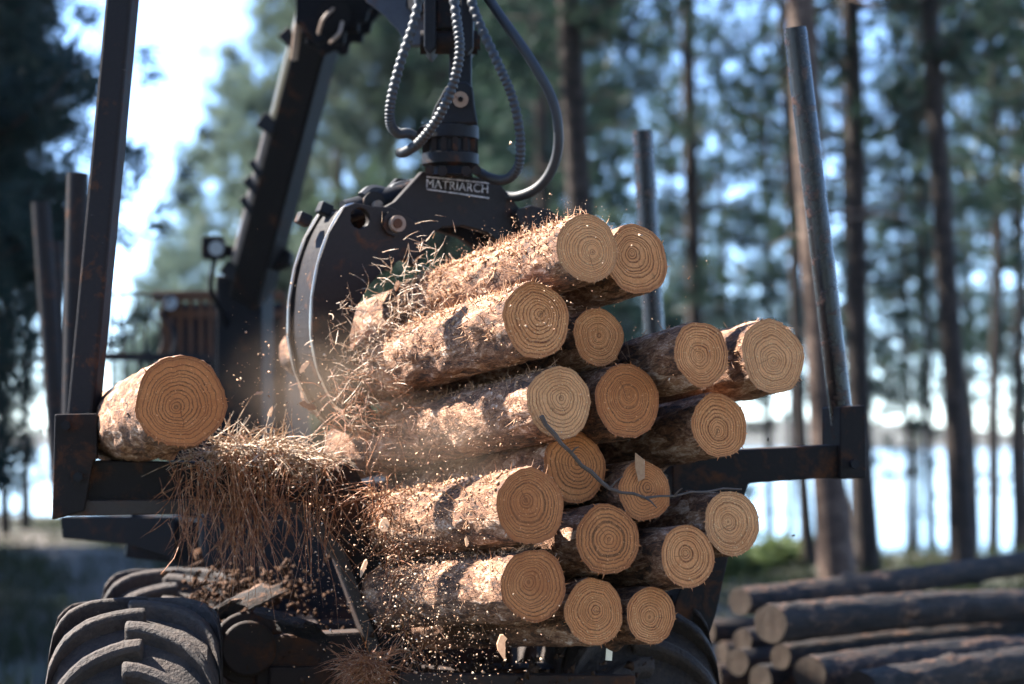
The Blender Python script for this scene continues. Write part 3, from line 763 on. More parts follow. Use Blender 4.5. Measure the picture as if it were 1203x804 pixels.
hose([P(545, -30, 7.95), P(560, 20, 7.9), P(585, 75, 7.86), P(602, 115, 7.86), P(611, 160, 7.88), P(609, 195, 7.92), P(595, 211, 7.98), P(575, 209, 8.05), P(556, 198, 8.1)], 'inner hose looping on the right')
hose([P(555, -30, 8.1), P(585, 15, 8.05), P(620, 65, 8.0), P(648, 115, 8.0), P(656, 155, 8.02), P(652, 190, 8.06), P(635, 218, 8.1), P(608, 231, 8.15), P(582, 228, 8.2)], 'plain outer hose making the widest loop on the right', 0.019, False)

# ------------------------------------------------------------------ grapple
gr = thing('log_grapple', 'black steel log grapple hanging from the crane tip, its claw clasping the pine logs', 'grapple', GO)
gu = Vector((math.cos(R(27)), math.sin(R(27)), 0))
GM = Matrix(((gu.x, 0, GW.x, 0), (gu.y, 0, GW.y, 0), (0, 1, 0, 0), (0, 0, 0, 1)))   # local x = u, y = up, z = towards the log ends
def uv(px, py, off=0.0):
    d = gp(px, py, off) - GO - GW * off if not off else on_plane(px, py, GO + GW * off, GW) - GO
    return (d.dot(gu), d.z)
def gplate(name, outs, off, thick, m, parent=gr, bev=0.004, label=None):
    me = plate(outs, thick, bev)
    T = Matrix.Translation(GW * off) @ GM
    me.transform(T); me.materials.clear()
    return finish(me, name, m, parent, False, 0, label)
def circ(cx, cy, r, n=20): return [(cx + r * math.cos(2 * math.pi * k / n), cy + r * math.sin(2 * math.pi * k / n)) for k in range(n)]
lkn = MB(); lkn.beam(P(541, 45, GY), P(541, 128, GY), 0.085, 0.07, up=(0, 1, 0)); lkn.build('hanger_link', STEEL, gr, bevel=0.01)
for dy in (-0.10, 0.06):
    cv = MB(); cv.prism([P(x, y, GY) + Vector((0, dy, 0)) for x, y in ((505, 150), (512, 130), (524, 108), (532, 101), (549, 101), (556, 108), (558, 128), (562, 150))], (0, 0.04, 0))
    cv.build('clevis', STEEL, gr, bevel=0.008)
cp = MB(); cp.cyl(P(541, 117, GY - 0.125), P(541, 117, GY + 0.13), 0.030, 20); cpo = cp.build('clevis_pin', PIN, gr, smooth=True)
cpi = MB(); cpi.cyl(P(541, 117, GY - 0.131), P(541, 117, GY - 0.12), 0.010, 12); cpi.build('pin_hole', BOOM, cpo)
rt = MB(); cz = lambda y: P(529, y, GY)
rt.tube([cz(y) for y in (148, 150, 164, 166)], [0.098, 0.108, 0.108, 0.098], 32)
rt.tube([cz(y) for y in (165, 182)], [0.092, 0.092], 32)
rt.tube([cz(y) for y in (180, 182, 194, 197)], [0.095, 0.108, 0.108, 0.085], 32)
rt.tube([cz(y) for y in (196, 207)], [0.075, 0.085], 24)
rt.build('rotator', STEEL, gr, smooth=True)
for k in range(14):
    a_ = 2 * math.pi * k / 14; o_ = Vector((math.cos(a_), math.sin(a_), 0)) * 0.095
    rg_ = MB(); rg_.beam(cz(165) + o_, cz(182) + o_, 0.02, 0.02); rg_.build('rotator_rib', STEEL_RUST, gr)
for x, y, r_ in ((498, 158, 0.026), (505, 201, 0.018), (520, 202, 0.02), (548, 202, 0.02), (560, 201, 0.018)):
    c_ = P(x, y, GY - 0.09); fi = MB(); fi.cyl(c_, c_ + Vector((0, -0.03, 0)), r_, 8); fi.build('fitting', STEEL_RUST, gr, smooth=True)
body = [uv(*p) for p in ((497, 203), (540, 207), (583, 213), (600, 232), (614, 252), (624, 272), (640, 300), (606, 318), (588, 284), (572, 272), (545, 264), (520, 266), (504, 276), (498, 296), (488, 312), (466, 300), (440, 276), (438, 252), (465, 238))]
bdy = gplate('grapple_body', [body], -0.02, 0.03, STEEL_CLAW)
gplate('rear_plate', [body], -0.25, 0.03, STEEL)
inn = MB()
inn.prism([gp(x, y, -0.036) for x, y in ((500, 206), (582, 216), (612, 256), (560, 252), (500, 262), (462, 262), (468, 242))], GW * -0.2)
inn.build('inner_block', BOOM, gr)
# raised frame and worn lettering on the body
def welded(pts):
    b = MB()
    for p, q in zip(pts, pts[1:]): b.beam(gp(*p, 0.0015), gp(*q, 0.0015), 0.006, 0.005)
    return b
wf = welded([(501, 208), (574, 215.5)]); w2 = welded([(501, 222.5), (574, 233)]); wf.v, wf.f = wf.v, wf.f
fr_ = MB(); fr_.v, fr_.f = list(wf.v), list(wf.f); fr_.add(w2.v, w2.f); fr_.build('lettering_border', LETTER, bdy)
tc = bpy.data.curves.new('lettering', 'FONT'); tc.body = 'MATRIARCH'; tc.size = 0.046; tc.extrude = 0.002; tc.align_x = 'CENTER'; tc.align_y = 'CENTER'; tc.space_character = 1.04
tc.materials.append(LETTER)
t0_ = bpy.data.objects.new('lettering', tc); lme = bpy.data.meshes.new_from_object(t0_); bpy.data.objects.remove(t0_)
to = bpy.data.objects.new('lettering', lme); C.objects.link(to); to.parent = bdy
ta = gp(537, 219.5, 0.003) - GO
sl_ = Vector(uv(574, 222)) - Vector(uv(501, 215))
ang_ = math.atan2(sl_.y, sl_.x)
to.matrix_local = Matrix.Translation(ta) @ GM @ Matrix.Rotation(ang_, 4, 'Z')
# left claw
claw_px = [(399, 246), (412, 241), (430, 245), (452, 246), (472, 254), (488, 268), (495, 283), (492, 296), (478, 301), (462, 307), (446, 316), (428, 334), (412, 362), (404, 395), (406, 430), (416, 460), (436, 488), (462, 508), (440, 512), (410, 498), (386, 470), (370, 435), (362, 395), (363, 350), (370, 310), (382, 275)]
claw = [uv(*p) for p in claw_px]
hole = circ(*uv(417, 258), 0.042)
cw = gplate('claw', [claw, hole], 0.03, 0.03, STEEL_CLAW, label='large left claw plate with a round hole and a bright sunlit edge')
gplate('claw_rear_plate', [claw, hole], -0.20, 0.03, STEEL_CLAW, cw)
sk = MB(); outer = spline([gp(*p, 0.03) for p in [(412, 241), (399, 246), (382, 275), (370, 310), (363, 350), (362, 395), (370, 435), (386, 470), (410, 498), (440, 512)]], 4)
cen = gp(460, 390, 0.03)
for i in range(len(outer) - 1):
    p, q = outer[i], outer[i + 1]
    ip, iq = p + (cen - p).normalized() * 0.012, q + (cen - q).normalized() * 0.012
    ip2, iq2 = p + (cen - p).normalized() * 0.034, q + (cen - q).normalized() * 0.034
    z0, z1 = GW * -0.016, GW * -0.214
    sk.add([ip + z0, iq + z0, iq + z1, ip + z1, ip2 + z0, iq2 + z0, iq2 + z1, ip2 + z1], [(0, 1, 2, 3), (4, 7, 6, 5), (0, 4, 5, 1), (3, 2, 6, 7)])
sk.build('claw_skin', STEEL_CLAW, cw, smooth=True)
we = MB(); we.tube(outer, 0.006, 6); we.tube([p - GW * 0.23 for p in outer], 0.005, 6)
we.build('sunlit_edge', CHROME, cw, smooth=True)  # sun on the claw's protruding rim put into bright steel tubes
# right claw, mostly hidden behind the top logs
rcw = [uv(*p) for p in ((600, 250), (618, 244), (640, 250), (662, 262), (682, 282), (694, 310), (697, 340), (688, 345), (680, 318), (664, 296), (640, 284), (612, 280))]
rc_ = gplate('claw', [rcw], 0.03, 0.03, STEEL_CLAW, label='right claw reaching down behind the topmost logs')
gplate('claw_rear_plate', [rcw], -0.2, 0.03, STEEL_CLAW, rc_)
# pins, bosses, cylinder on top of the claw
def boss(name, px, py, r, off, ln, m, n=24, parent=gr):
    b = MB(); c_ = gp(px, py, off); b.cyl(c_, c_ + GW * ln, r, n); return b.build(name, m, parent, smooth=True)
boss('pivot_boss', 456, 264, 0.050, 0.046, 0.02, STEEL_CLAW, 10)
pp = boss('pivot_pin', 457, 265, 0.031, 0.066, 0.02, PIN)
boss('pin_centre', 456, 265, 0.018, 0.086, 0.006, RUST, 16, pp)
boss('pivot_boss', 449, 237, 0.045, -0.13, 0.06, STEEL_CLAW, 16)
boss('pivot_pin', 451, 240, 0.020, -0.07, 0.02, PIN, 16)
cy = MB(); cy.cyl(gp(420, 246, -0.12), gp(500, 222, -0.12), 0.045, 18); cy.build('claw_cylinder', STEEL, gr, smooth=True)
for pts_ in ([gp(438, 229, -0.1), gp(452, 220, -0.12), gp(470, 224, -0.12)], [gp(466, 232, -0.1), gp(480, 218, -0.12), gp(496, 214, -0.12)]):
    hc = MB(); hc.tube(spline(pts_, 5), 0.022, 8); hc.build('hose_stub', HOSE, gr, smooth=True)
for px, py in ((398, 243), (373, 255)):
    kb = MB(); kb.beam(gp(px - 5, py + 6, -0.12), gp(px, py - 7, -0.12), 0.05, 0.05); kb.build('lug', STEEL, cw, bevel=0.006)

# ------------------------------------------------------------------ logs
def nz(x, y, z): return noise.fractal(Vector((x, y, z)), 0.7, 2.1, 4)
def log_meshes(rad, L, seed, ns=72, nl=90, rough=1.0, butt=None, taper=-0.02, splinters=True):
    """log along +Y with its cut face at y = 0; returns body and cut-face meshes"""
    rnd = random.Random(seed); o = seed * 7.31
    lob = [(rnd.uniform(0, 6.28), rnd.uniform(0.006, 0.022), k) for k in (2, 3, 5)]
    kn_ = [(rnd.uniform(0, 6.28), rnd.uniform(0.12, max(0.2, L * 0.8)), rnd.uniform(0.012, 0.028)) for _ in range(5)]
    bend_ = (rnd.uniform(-0.012, 0.012), rnd.uniform(-0.012, 0.008))
    def rr(a_, y):
        r = rad * (1 + sum(A * math.cos(k * a_ + p + y * 0.3) for p, A, k in lob) + taper * y)
        x, z = math.cos(a_), math.sin(a_)
        n1 = noise.noise(Vector((x * 3 + o, y * 3.0, z * 3))) * 0.035
        n2 = nz(x * rad * 60 + o, y * 14, z * rad * 60) * 0.022
        pl_ = noise.noise(Vector((x * rad * 34 + o, y * 9 + 4, z * rad * 34)))
        kb_ = sum(h_ * math.exp(-((math.remainder(a_ - ka, 6.2832) * rad / 0.03) ** 2 + ((y - ky) / 0.035) ** 2)) for ka, ky, h_ in kn_)
        return r * (1 + (n1 * 0.6 + n2 * 1.2 + (0.030 if pl_ > 0.08 else 0.0)) * rough) + kb_ * rough
    vs, fs = [], []
    prev = None
    ys = [L * (i / nl) ** 1.15 for i in range(nl + 1)]
    for i, y in enumerate(ys):
        for k in range(ns):
            a_ = 2 * math.pi * k / ns
            r = rr(a_, y)
            if i == 0: r = r * 0.5 + rad * 0.5 * (1 + sum(A * math.cos(q * a_ + p) for p, A, q in lob))
            vs.append((r * math.cos(a_) + bend_[0] * y * y, y, r * math.sin(a_) + bend_[1] * y * y))
    for i in range(nl):
        for k in range(ns):
            fs.append((i * ns + k, i * ns + (k + 1) % ns, (i + 1) * ns + (k + 1) % ns, (i + 1) * ns + k))
    fs.append(tuple(range(nl * ns, (nl + 1) * ns)))
    bmsh = bpy.data.meshes.new('bark_body'); bmsh.from_pydata(vs, [], fs); bmsh.shade_smooth()
    try: bmsh.set_sharp_from_angle(angle=R(50))
    except Exception: pass
    # cut face: fan of rings round an off-centre pith
    nr = 14; cx, cz_ = rnd.uniform(-0.2, 0.2) * rad, rnd.uniform(-0.2, 0.2) * rad
    v2, f2, t2 = [(cx, 0, cz_)], [], [0.0]
    for j in range(1, nr + 1):
        t = j / nr
        for k in range(ns):
            e = Vector(vs[k])
            q = Vector((cx, 0, cz_)).lerp(e, t)
            v2.append((q.x, 0.0006 * math.sin(q.x * 90 + seed) if j < nr else 0.0, q.z)); t2.append(t)
    for k in range(ns): f2.append((0, 1 + (k + 1) % ns, 1 + k))
    for j in range(nr - 1):
        for k in range(ns):
            a_, b_ = 1 + j * ns + k, 1 + j * ns + (k + 1) % ns
            f2.append((a_, b_, b_ + ns, a_ + ns))
    if splinters:                                  # torn fibres round the rim
        for q in range(20):
            a_ = rnd.uniform(0, 6.28) if q % 2 else rnd.gauss(-1.6, 0.9)
            k = int(a_ / 6.2832 * ns) % ns; e = Vector(vs[k]); out = Vector((math.cos(a_), 0, math.sin(a_)))
            ln = rnd.uniform(0.002, 0.008) * rnd.choice((0.6, 1, 1, 1.8)); tw = Vector((-out.z, 0, out.x)) * rnd.uniform(0.0012, 0.004)
            tip = e + out * ln + Vector((rnd.gauss(0, 0.004), rnd.uniform(-0.006, 0.004), rnd.gauss(0, 0.004)))
            b_ = len(v2)
            base = e - out * 0.003
            v2 += [tuple(base - tw), tuple(base + tw), tuple(base + Vector((0, 0.004, 0))), tuple(tip)]; t2 += [0.9] * 4
            f2 += [(b_, b_ + 1, b_ + 3), (b_ + 1, b_ + 2, b_ + 3), (b_ + 2, b_, b_ + 3)]
    cmsh = bpy.data.meshes.new('cut_face'); cmsh.from_pydata(v2, [], f2)
    at = cmsh.attributes.new('ring', 'FLOAT', 'POINT'); at.data.foreach_set('value', t2)
    return bmsh, cmsh
def add_log(loc, rad, L, yaw, pitch, label, group, seed, bark=BARK, cut=CUT, **kw):
    t = thing('log', label, 'log', loc, (R(pitch), 0, R(yaw)), group)
    b, c = log_meshes(rad, L, seed, **kw)
    link(b, 'bark', bark, t); link(c, 'cut_face', cut, t)
    return t
LOGS = {  # px, py, radius px, depth, label
 'A': (690, 292, 42, 6.85, 'topmost log of the bundle, long sunlit bark running up from the grapple'),
 'B': (748, 305, 43, 7.05, 'log tucked behind the right side of the topmost log, in front of the thin stake'),
 'C': (630, 376, 46, 6.85, 'thick log with white sunlit bark, directly below the topmost log'),
 'D': (703, 396, 35, 7.10, 'small log end just right of the thick log with white sunlit bark'),
 'E': (824, 416, 39, 7.05, 'shaded dark barked log lying against the left side of the rightmost log'),
 'F': (908, 419, 45, 7.30, 'rightmost log of the bundle, with pale sunlit bark on top'),
 'G': (657, 473, 44, 6.90, 'pale log end where the upper tip of the dark twig touches'),
 'H': (737, 471, 45, 7.05, 'large brown log end mid bundle, right of the pale end with the twig tip'),
 'I': (845, 500, 39, 7.25, 'log end just above the right bunk arm'),
 'J': (675, 549, 43, 7.115, 'dark orange log end set back in shade, the twig crossing it'),
 'K': (757, 577, 36, 7.15, 'small log end with an upright wood splinter at its rim'),
 'L': (623, 595, 46, 6.80, 'thick log at the left of the bundle with bark broken off behind its end'),
 'M': (714, 634, 43, 7.006, 'round log end with bold dark rings under the twig'),
 'N': (860, 615, 39, 7.25, 'log end below the right bunk arm, against the bright lake'),
 'O': (808, 654, 38, 7.10, 'log with a smooth bare orange side, below the log against the lake'),
 'P': (627, 688, 44, 6.80, 'lowest log on the left side, its scaly bark sunlit'),
 'Q': (698, 719, 40, 7.00, 'log end at the bottom middle of the bundle'),
 'R': (765, 723, 34, 7.10, 'smallest log end at the bottom right, above the tyre'),
}
rl_ = random.Random(21)
for i, (k, (px, py, rp, Y, lab)) in enumerate(LOGS.items()):
    o_ = {'O': dict(rough=0.3)}.get(k, {}); o_['cut'] = CUT_PALE if k in 'AGFN' else CUT_DEEP if k in 'JHKPLM' else CUT
    add_log(P(px, py, Y), rp * Y / FPX * 0.965, (2.5 if k == 'A' else (1.05 if k in 'LP' else 1.25 if k in 'JMQROKN' else 1.75) + rl_.uniform(-0.1, 0.1)), 27 + rl_.uniform(-0.8, 0.8), -5.5 + rl_.uniform(-0.35, 0.35), lab, 'logs in the grapple bundle', 31 + i, **o_)
add_log(P(213, 472, 6.98), 0.150, 0.95, 22, -5, 'single short log lying alone on the left bunk arm', None, 77, cut=CUT_DEEP, nl=60)

# the splinter on the rim of one end
sp_ = MB(); sp_.prism([P(x, y, 7.12) for x, y in ((746, 532), (757, 541), (757, 562), (750, 566), (746, 548))], (0.002, 0.008, 0))
tag(sp_.build('wood_splinter', CHIP, None), 'upright pale wood splinter standing on the rim of a small log end', 'splinter')
# the twig lying across the ends
tw = MB()
tp = [P(x, y, Y) for x, y, Y in ((636, 489, 6.84), (641, 499, 6.85), (652, 511, 6.86), (659, 521, 6.87), (671, 532, 6.89), (683, 547, 6.93), (694, 554, 6.96), (706, 566, 6.97), (716, 574, 6.97), (730, 579, 6.97), (744, 580, 6.98), (758, 585, 7.0), (775, 583, 7.02), (792, 583, 7.05), (812, 578, 7.08), (830, 578, 7.12), (850, 574, 7.16), (871, 575, 7.2))]
rq = random.Random(4)
tw.tube(tp, [(0.0095 - 0.0068 * (i / (len(tp) - 1)) ** 0.8) * rq.uniform(0.82, 1.2) for i in range(len(tp))], 7)
for i, (ex, ey) in ((4, (9, -7)), (8, (16, -14)), (11, (14, 12)), (13, (10, -9))):
    e_ = P(601.5 + (tp[i].x / tp[i].y) * FPX + ex, 505 - (tp[i].z - CAMZ) / tp[i].y * FPX + ey, tp[i].y - 0.02)
    tw.tube([tp[i], tp[i].lerp(e_, 0.5) + Vector((0, -0.004, 0.004)), e_], [0.0042, 0.0032, 0.0016], 5)
tag(tw.build('twig', TWIG, None, smooth=True), 'thin dark bent twig lying across the log ends in the middle of the bundle', 'twig')

# ------------------------------------------------------------------ log pile on the ground at the right
pile_dir = (1.76, 2.05); pyaw = math.degrees(math.atan2(-pile_dir[0], pile_dir[1]))
PB, PC = {}, {}
pile = [(905, 733, 0.094, 10.5, 'top log of the ground pile, dark, with its pale butt toward the tyre'),
        (869, 707, 0.075, 11.6, 'pale topped log lying behind the top log of the ground pile'),
        (917, 772, 0.062, 10.75, 'thin log squeezed under the top log of the ground pile'),
        (951, 793, 0.088, 10.2, 'orange flecked log along the front of the ground pile, second from the bottom edge'),
        (1010, 812, 0.088, 9.7, 'dark log nearest the camera, cut by the bottom picture edge'),
        (872, 752, 0.060, 11.3, 'small log end in the left face of the ground pile, under the pale topped log'),
        (866, 778, 0.070, 11.2, 'rounded log end low in the left face of the ground pile'),
        (893, 798, 0.070, 10.9, 'log end at the bottom edge, left of the orange flecked log'),
        (940, 842, 0.09, 10.35, 'dark log under the front of the ground pile'),
        (985, 850, 0.09, 10.0, 'dark log at the foot of the ground pile below the nearest log')]
rp_ = random.Random(9)
for i, (px, py, r_, Y, lab) in enumerate(pile):
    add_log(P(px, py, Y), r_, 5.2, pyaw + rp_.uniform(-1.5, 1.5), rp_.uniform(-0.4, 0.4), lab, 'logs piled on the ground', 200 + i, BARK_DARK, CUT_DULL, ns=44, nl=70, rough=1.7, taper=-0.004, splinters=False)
for j, (dx, dy, z) in enumerate(((0.05, 0.1, 0.34), (0.3, -0.1, 0.34), (-0.15, 0.25, 0.34), (-0.3, 0.45, 0.34), (0.15, 0.0, 0.16), (-0.1, 0.2, 0.16), (0.4, -0.25, 0.16))):
    q_ = P(920, 800, 10.6)
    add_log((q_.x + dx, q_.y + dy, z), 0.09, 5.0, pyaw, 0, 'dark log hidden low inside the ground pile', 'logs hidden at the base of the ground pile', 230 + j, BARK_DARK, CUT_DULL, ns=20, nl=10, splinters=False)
short = [(832, 742, 0.075, 13.0, 'dull log lying between the tyre and the ground pile, uppermost'), (848, 768, 0.07, 12.9, 'dull log lying between the tyre and the ground pile, second from the top'),
         (838, 795, 0.075, 12.8, 'dull log between the tyre and the ground pile at the bottom edge')]
for i, (px, py, r_, Y, lab) in enumerate(short):
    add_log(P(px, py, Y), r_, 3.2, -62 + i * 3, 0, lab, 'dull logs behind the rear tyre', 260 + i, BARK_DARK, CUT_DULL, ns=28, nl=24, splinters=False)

# ------------------------------------------------------------------ needles, bark litter, sawdust, chips
def needle_mass(name, label, roots, dirs, lens, rad, seed, m=NEEDLE, droop=0.6, cat='pine needles', curl=0.35):
    rg = np.random.default_rng(seed)
    n = len(roots); d = dirs / np.linalg.norm(dirs, axis=1)[:, None]
    bend = rg.normal(size=(n, 3)) * curl; pts = []
    p = roots.copy(); S = 4
    for k in range(S):
        pts.append(p.copy())
        d = d + bend / S; d[:, 2] -= droop / S; d /= np.linalg.norm(d, axis=1)[:, None]
        p = p + d * (lens / (S - 1))[:, None]
    pts = np.stack(pts, 1)                                       # n,S,3
    tan = np.gradient(pts, axis=1); tan /= np.linalg.norm(tan, axis=2)[..., None] + 1e-9
    ref = rand_dirs(rg, n)[:, None, :].repeat(S, 1)
    a1 = np.cross(tan, ref); a1 /= np.linalg.norm(a1, axis=2)[..., None] + 1e-9; a2 = np.cross(tan, a1)
    w = (np.asarray(rad) * np.ones(n))[:, None] * np.array([1.0, 1.0, 0.85, 0.3])[None]
    ring = [pts + (a1 * math.cos(t) + a2 * math.sin(t)) * w[..., None] for t in (0, 2.094, 4.189)]
    V = np.stack(ring, 2).reshape(-1, 3)                         # n,S,3
    base = (np.arange(n) * S * 3)[:, None, None, None]
    q = np.arange(S - 1)[None, :, None, None] * 3
    j = np.arange(3)[None, None, :, None]; j2 = (j + 1) % 3
    idx = np.concatenate([base + q + j, base + q + j2, base + q + 3 + j2, base + q + 3 + j], 3).reshape(-1)
    return tag(link(raw_mesh(name, V, 4, idx), name, m), label, cat, kind='stuff')
rg = np.random.default_rng(8)
def px_roots(n, xs, yfun, depth, jit):
    x = rg.uniform(*xs, n); y = np.array([yfun(a_) for a_ in x]) + rg.normal(size=n) * jit; dd = rg.uniform(*depth, n)
    return np.array([tuple(P(a_, b_, c_)) for a_, b_, c_ in zip(x, y, dd)])
topline = lambda x: np.interp(x, [190, 230, 260, 300, 340, 380, 412, 425], [545, 530, 520, 527, 531, 535, 535, 540])
n = 760
rts = px_roots(n, (200, 418), lambda x: topline(x) + 5 - 9 * math.sin(x * 0.045) * math.sin(x * 0.021 + 1), (7.42, 7.75), 7)
hub = rg.integers(0, 60, n); hd = rg.normal(size=(60, 3)) * [0.9, 0.6, 0.35] + np.array([0, -0.1, 0.1])
rts = rts * 0.45 + rts[rg.integers(0, n, 60)][hub] * 0.55
dr = hd[hub] + rg.normal(size=(n, 3)) * 0.28
needle_mass('pine_needles', 'tangle of pale dry pine needles lying on top of the left bunk arm', rts, dr, rg.uniform(0.04, 0.2, n) , rg.choice([0.0014, 0.0018, 0.0028], n), 1, m=NEEDLE_PALE, droop=0.5, curl=0.6)
hubs = [(206, 640, .5), (226, 668, .9), (236, 640, .8), (246, 655, .9), (262, 640, .5), (276, 690, 1.5), (286, 705, 2.2), (293, 680, 1.6), (306, 640, .6), (330, 668, .6), (340, 650, .5), (372, 710, .5), (380, 690, .5), (392, 650, .25)]
rts, dr, ln_ = [], [], []
for hx, hy, wg in hubs:
    for q in range(int(27 * wg)):
        rx = hx + rg.normal() * 13; ry = topline(rx) + abs(rg.normal()) * 24 + rg.choice([4, 45])
        d_ = rg.uniform(7.38, 7.54); p_ = np.array(P(rx, ry, d_)); e_ = np.array(P(hx + rg.normal() * 10, hy + rg.normal() * 26, 7.42))
        rts.append(p_); dr.append((e_ - p_) / np.linalg.norm(e_ - p_) + rg.normal(size=3) * 0.22); ln_.append(np.linalg.norm(e_ - p_) * rg.uniform(0.35, 1.1))
for q in range(170):                                    # loose strands lying on the face of the beam and arm
    rx = rg.uniform(195, 432); ry = topline(rx) + rg.uniform(5, 75); rts.append(np.array(P(rx, ry, 7.47))); dr.append(rg.normal(size=3) * [1, 0.3, 0.7]); ln_.append(rg.uniform(0.04, 0.16))
rts, dr, ln_ = np.array(rts), np.array(dr), np.array(ln_); n = len(rts)
needle_mass('pine_needles', 'curtain of long rusty pine needles hanging below the left bunk arm', rts, dr, ln_, rg.choice([0.0010, 0.0014, 0.0021], n), 2, droop=0.35, curl=0.55)
n = 230                                                 # strands and bits draped down along the slanting arm
t_ = rg.uniform(0, 1, n); xa = 428 + t_ ** 1.1 * 55 + np.abs(rg.normal(size=n)) * 16; ya = 560 + t_ * 215 + rg.normal(size=n) * 10
rts = np.array([tuple(P(a_, b_, c_)) for a_, b_, c_ in zip(xa, ya, rg.uniform(7.3, 7.5, n))])
needle_mass('pine_needles', 'tangled needles and twigs draped down the slanting left bunk arm', rts, rg.normal(size=(n, 3)) * [0.9, 0.4, 0.7] + np.array([0.1, 0, -0.5]), rg.uniform(0.03, 0.2, n), rg.choice([0.0011, 0.0016, 0.003], n), 22, droop=0.5, curl=0.7)
# needles caught between the claw and the upper logs
n = 560
tq = rg.uniform(0, 1, n)
xs = 398 + tq * 110 + rg.normal(size=n) * 16; ysn = 440 - tq * 110 + rg.normal(size=n) * 38
dp = rg.uniform(7.45, 7.8, n) - tq * 0.1
rts = np.array([tuple(P(a_, b_, c_)) for a_, b_, c_ in zip(xs, ysn, dp)])
dr = rg.normal(size=(n, 3)) * [0.8, 0.6, 0.5] + np.array([0.35, -0.3, 0.15])
needle_mass('pine_needles', 'dry needles and fibres caught between the claw and the upper logs', rts, dr, rg.uniform(0.025, 0.11, n), rg.choice([0.0009, 0.0012, 0.002], n), 3, m=NEEDLE_PALE, droop=0.25, curl=0.9)
n = 300
xs = rg.uniform(380, 520, n); ysn = 480 + rg.normal(size=n) * 28
rts = np.array([tuple(P(a_, b_, c_)) for a_, b_, c_ in zip(xs, ysn, rg.uniform(7.5, 7.75, n))])
dr = rg.normal(size=(n, 3)) * [1, 0.5, 0.4] + np.array([0.2, -0.2, -0.2])
needle_mass('pine_needles', 'needles and thin twigs hanging under the claw tip', rts, dr, rg.uniform(0.04, 0.16, n), 0.0012, 4, droop=0.6, curl=0.8)
n = 420
rts = np.array([tuple(P(432 + rg.normal() * 9, 785 + rg.normal() * 8, c_)) for c_ in rg.uniform(7.2, 7.4, n)])
dr = rg.normal(size=(n, 3)) * [0.9, 0.4, 0.4] + np.array([-0.3, -0.3, 0.1])
needle_mass('pine_needles', 'sunlit tuft of dry needles at the foot of the left bunk arm', rts, dr, rg.uniform(0.06, 0.15, n), 0.0014, 6, droop=0.9)

# shreds of bark along the upper logs (short fibres standing off the bark)
U27 = np.array([-math.sin(R(27)) * math.cos(R(5.5)), math.cos(R(27)) * math.cos(R(5.5)), -math.sin(R(5.5))])
rts, dr = [], []
for k, wgt in (('A', 900), ('C', 800), ('L', 420), ('P', 420), ('F', 300), ('G', 250), ('Q', 160), ('E', 200)):
    px, py, rp, Y, _ = LOGS[k]; c_ = np.array(P(px, py, Y)); r_ = rp * Y / FPX * 0.975
    a_ = rg.uniform(0.2, 3.6, wgt); l_ = rg.uniform(0.02, 1.25, wgt)
    px_ = np.array([math.cos(R(27)), math.sin(R(27)), 0.0])
    nrm = np.cos(a_)[:, None] * px_ + np.sin(a_)[:, None] * np.array([0, 0, 1.0])
    rts.append(c_ + nrm * r_ * 1.0 + l_[:, None] * U27); dr.append(nrm * 0.5 + rg.normal(size=(wgt, 3)) * 0.6 - U27 * 0.5)
rts = np.concatenate(rts); dr = np.concatenate(dr)
needle_mass('bark_fibres', 'short torn bark fibres clinging along the logs of the bundle', rts, dr, rg.uniform(0.012, 0.05, len(rts)), 0.0016, 7, m=CHIP, droop=0.2, cat='bark fibres')

# litter between the logs and on the chassis
def chips_mass(name, label, pos, size, m, seed, cat):
    rg = np.random.default_rng(seed); n = len(pos)
    T = np.array([(1, 1, 1), (1, -1, -1), (-1, 1, -1), (-1, -1, 1)], float)
    V = []
    A = rand_dirs(rg, n); Bv = np.cross(A, rand_dirs(rg, n)); Bv /= np.linalg.norm(Bv, axis=1)[:, None] + 1e-9; Cv = np.cross(A, Bv)
    s = (np.asarray(size) * np.ones(n))[:, None]; el = rg.uniform(0.5, 1.6, (n, 1))
    for t in T: V.append(pos + (A * t[0] * el + Bv * t[1] * 0.7 + Cv * t[2] * 0.4) * s * 0.5)
    V = np.stack(V, 1).reshape(-1, 3)
    f = np.array([0, 1, 2, 0, 3, 1, 0, 2, 3, 1, 3, 2])
    idx = (np.arange(n)[:, None] * 4 + f[None]).ravel()
    return tag(link(raw_mesh(name, V, 3, idx), name, m), label, cat, kind='stuff')
def cloud(n, mx, my, sx, sy, d0, d1):
    return np.array([tuple(P(rg.normal(mx, sx), rg.normal(my, sy), rg.uniform(d0, d1))) for _ in range(n)])
pos = np.concatenate([cloud(2600, 490, 660, 38, 75, 6.5, 7.45), cloud(600, 530, 755, 60, 32, 6.5, 7.0), cloud(700, 400, 640, 45, 60, 6.9, 7.4), cloud(500, 560, 500, 45, 22, 6.7, 7.3),
                      cloud(500, 350, 450, 40, 60, 7.2, 8.0), cloud(260, 640, 350, 90, 60, 6.5, 6.8)])
sz = np.clip(rg.lognormal(math.log(0.0029), 0.6, len(pos)), 0.001, 0.012)
chips_mass('sawdust', 'cloud of flying sawdust specks around the left side of the bundle', pos, sz, DUST, 12, 'sawdust')
# spray thrown off the top log
n = 700; l_ = rg.uniform(-0.02, 0.9, n); c_ = np.array(P(690, 292, 6.85)); hh = rg.exponential(0.022, n)
a_ = rg.uniform(0.9, 2.6, n); rA = 42 * 6.85 / FPX
pos = c_ + l_[:, None] * U27 + (np.cos(a_) * (rA + hh))[:, None] * np.array([math.cos(R(27)), math.sin(R(27)), 0]) + (np.sin(a_) * (rA + hh))[:, None] * np.array([0, 0, 1.0])
chips_mass('sawdust', 'spray of sawdust lifting off the sunlit topmost log', pos, np.clip(rg.lognormal(math.log(0.003), 0.4, n), 0.0012, 0.008), DUST, 13, 'sawdust')
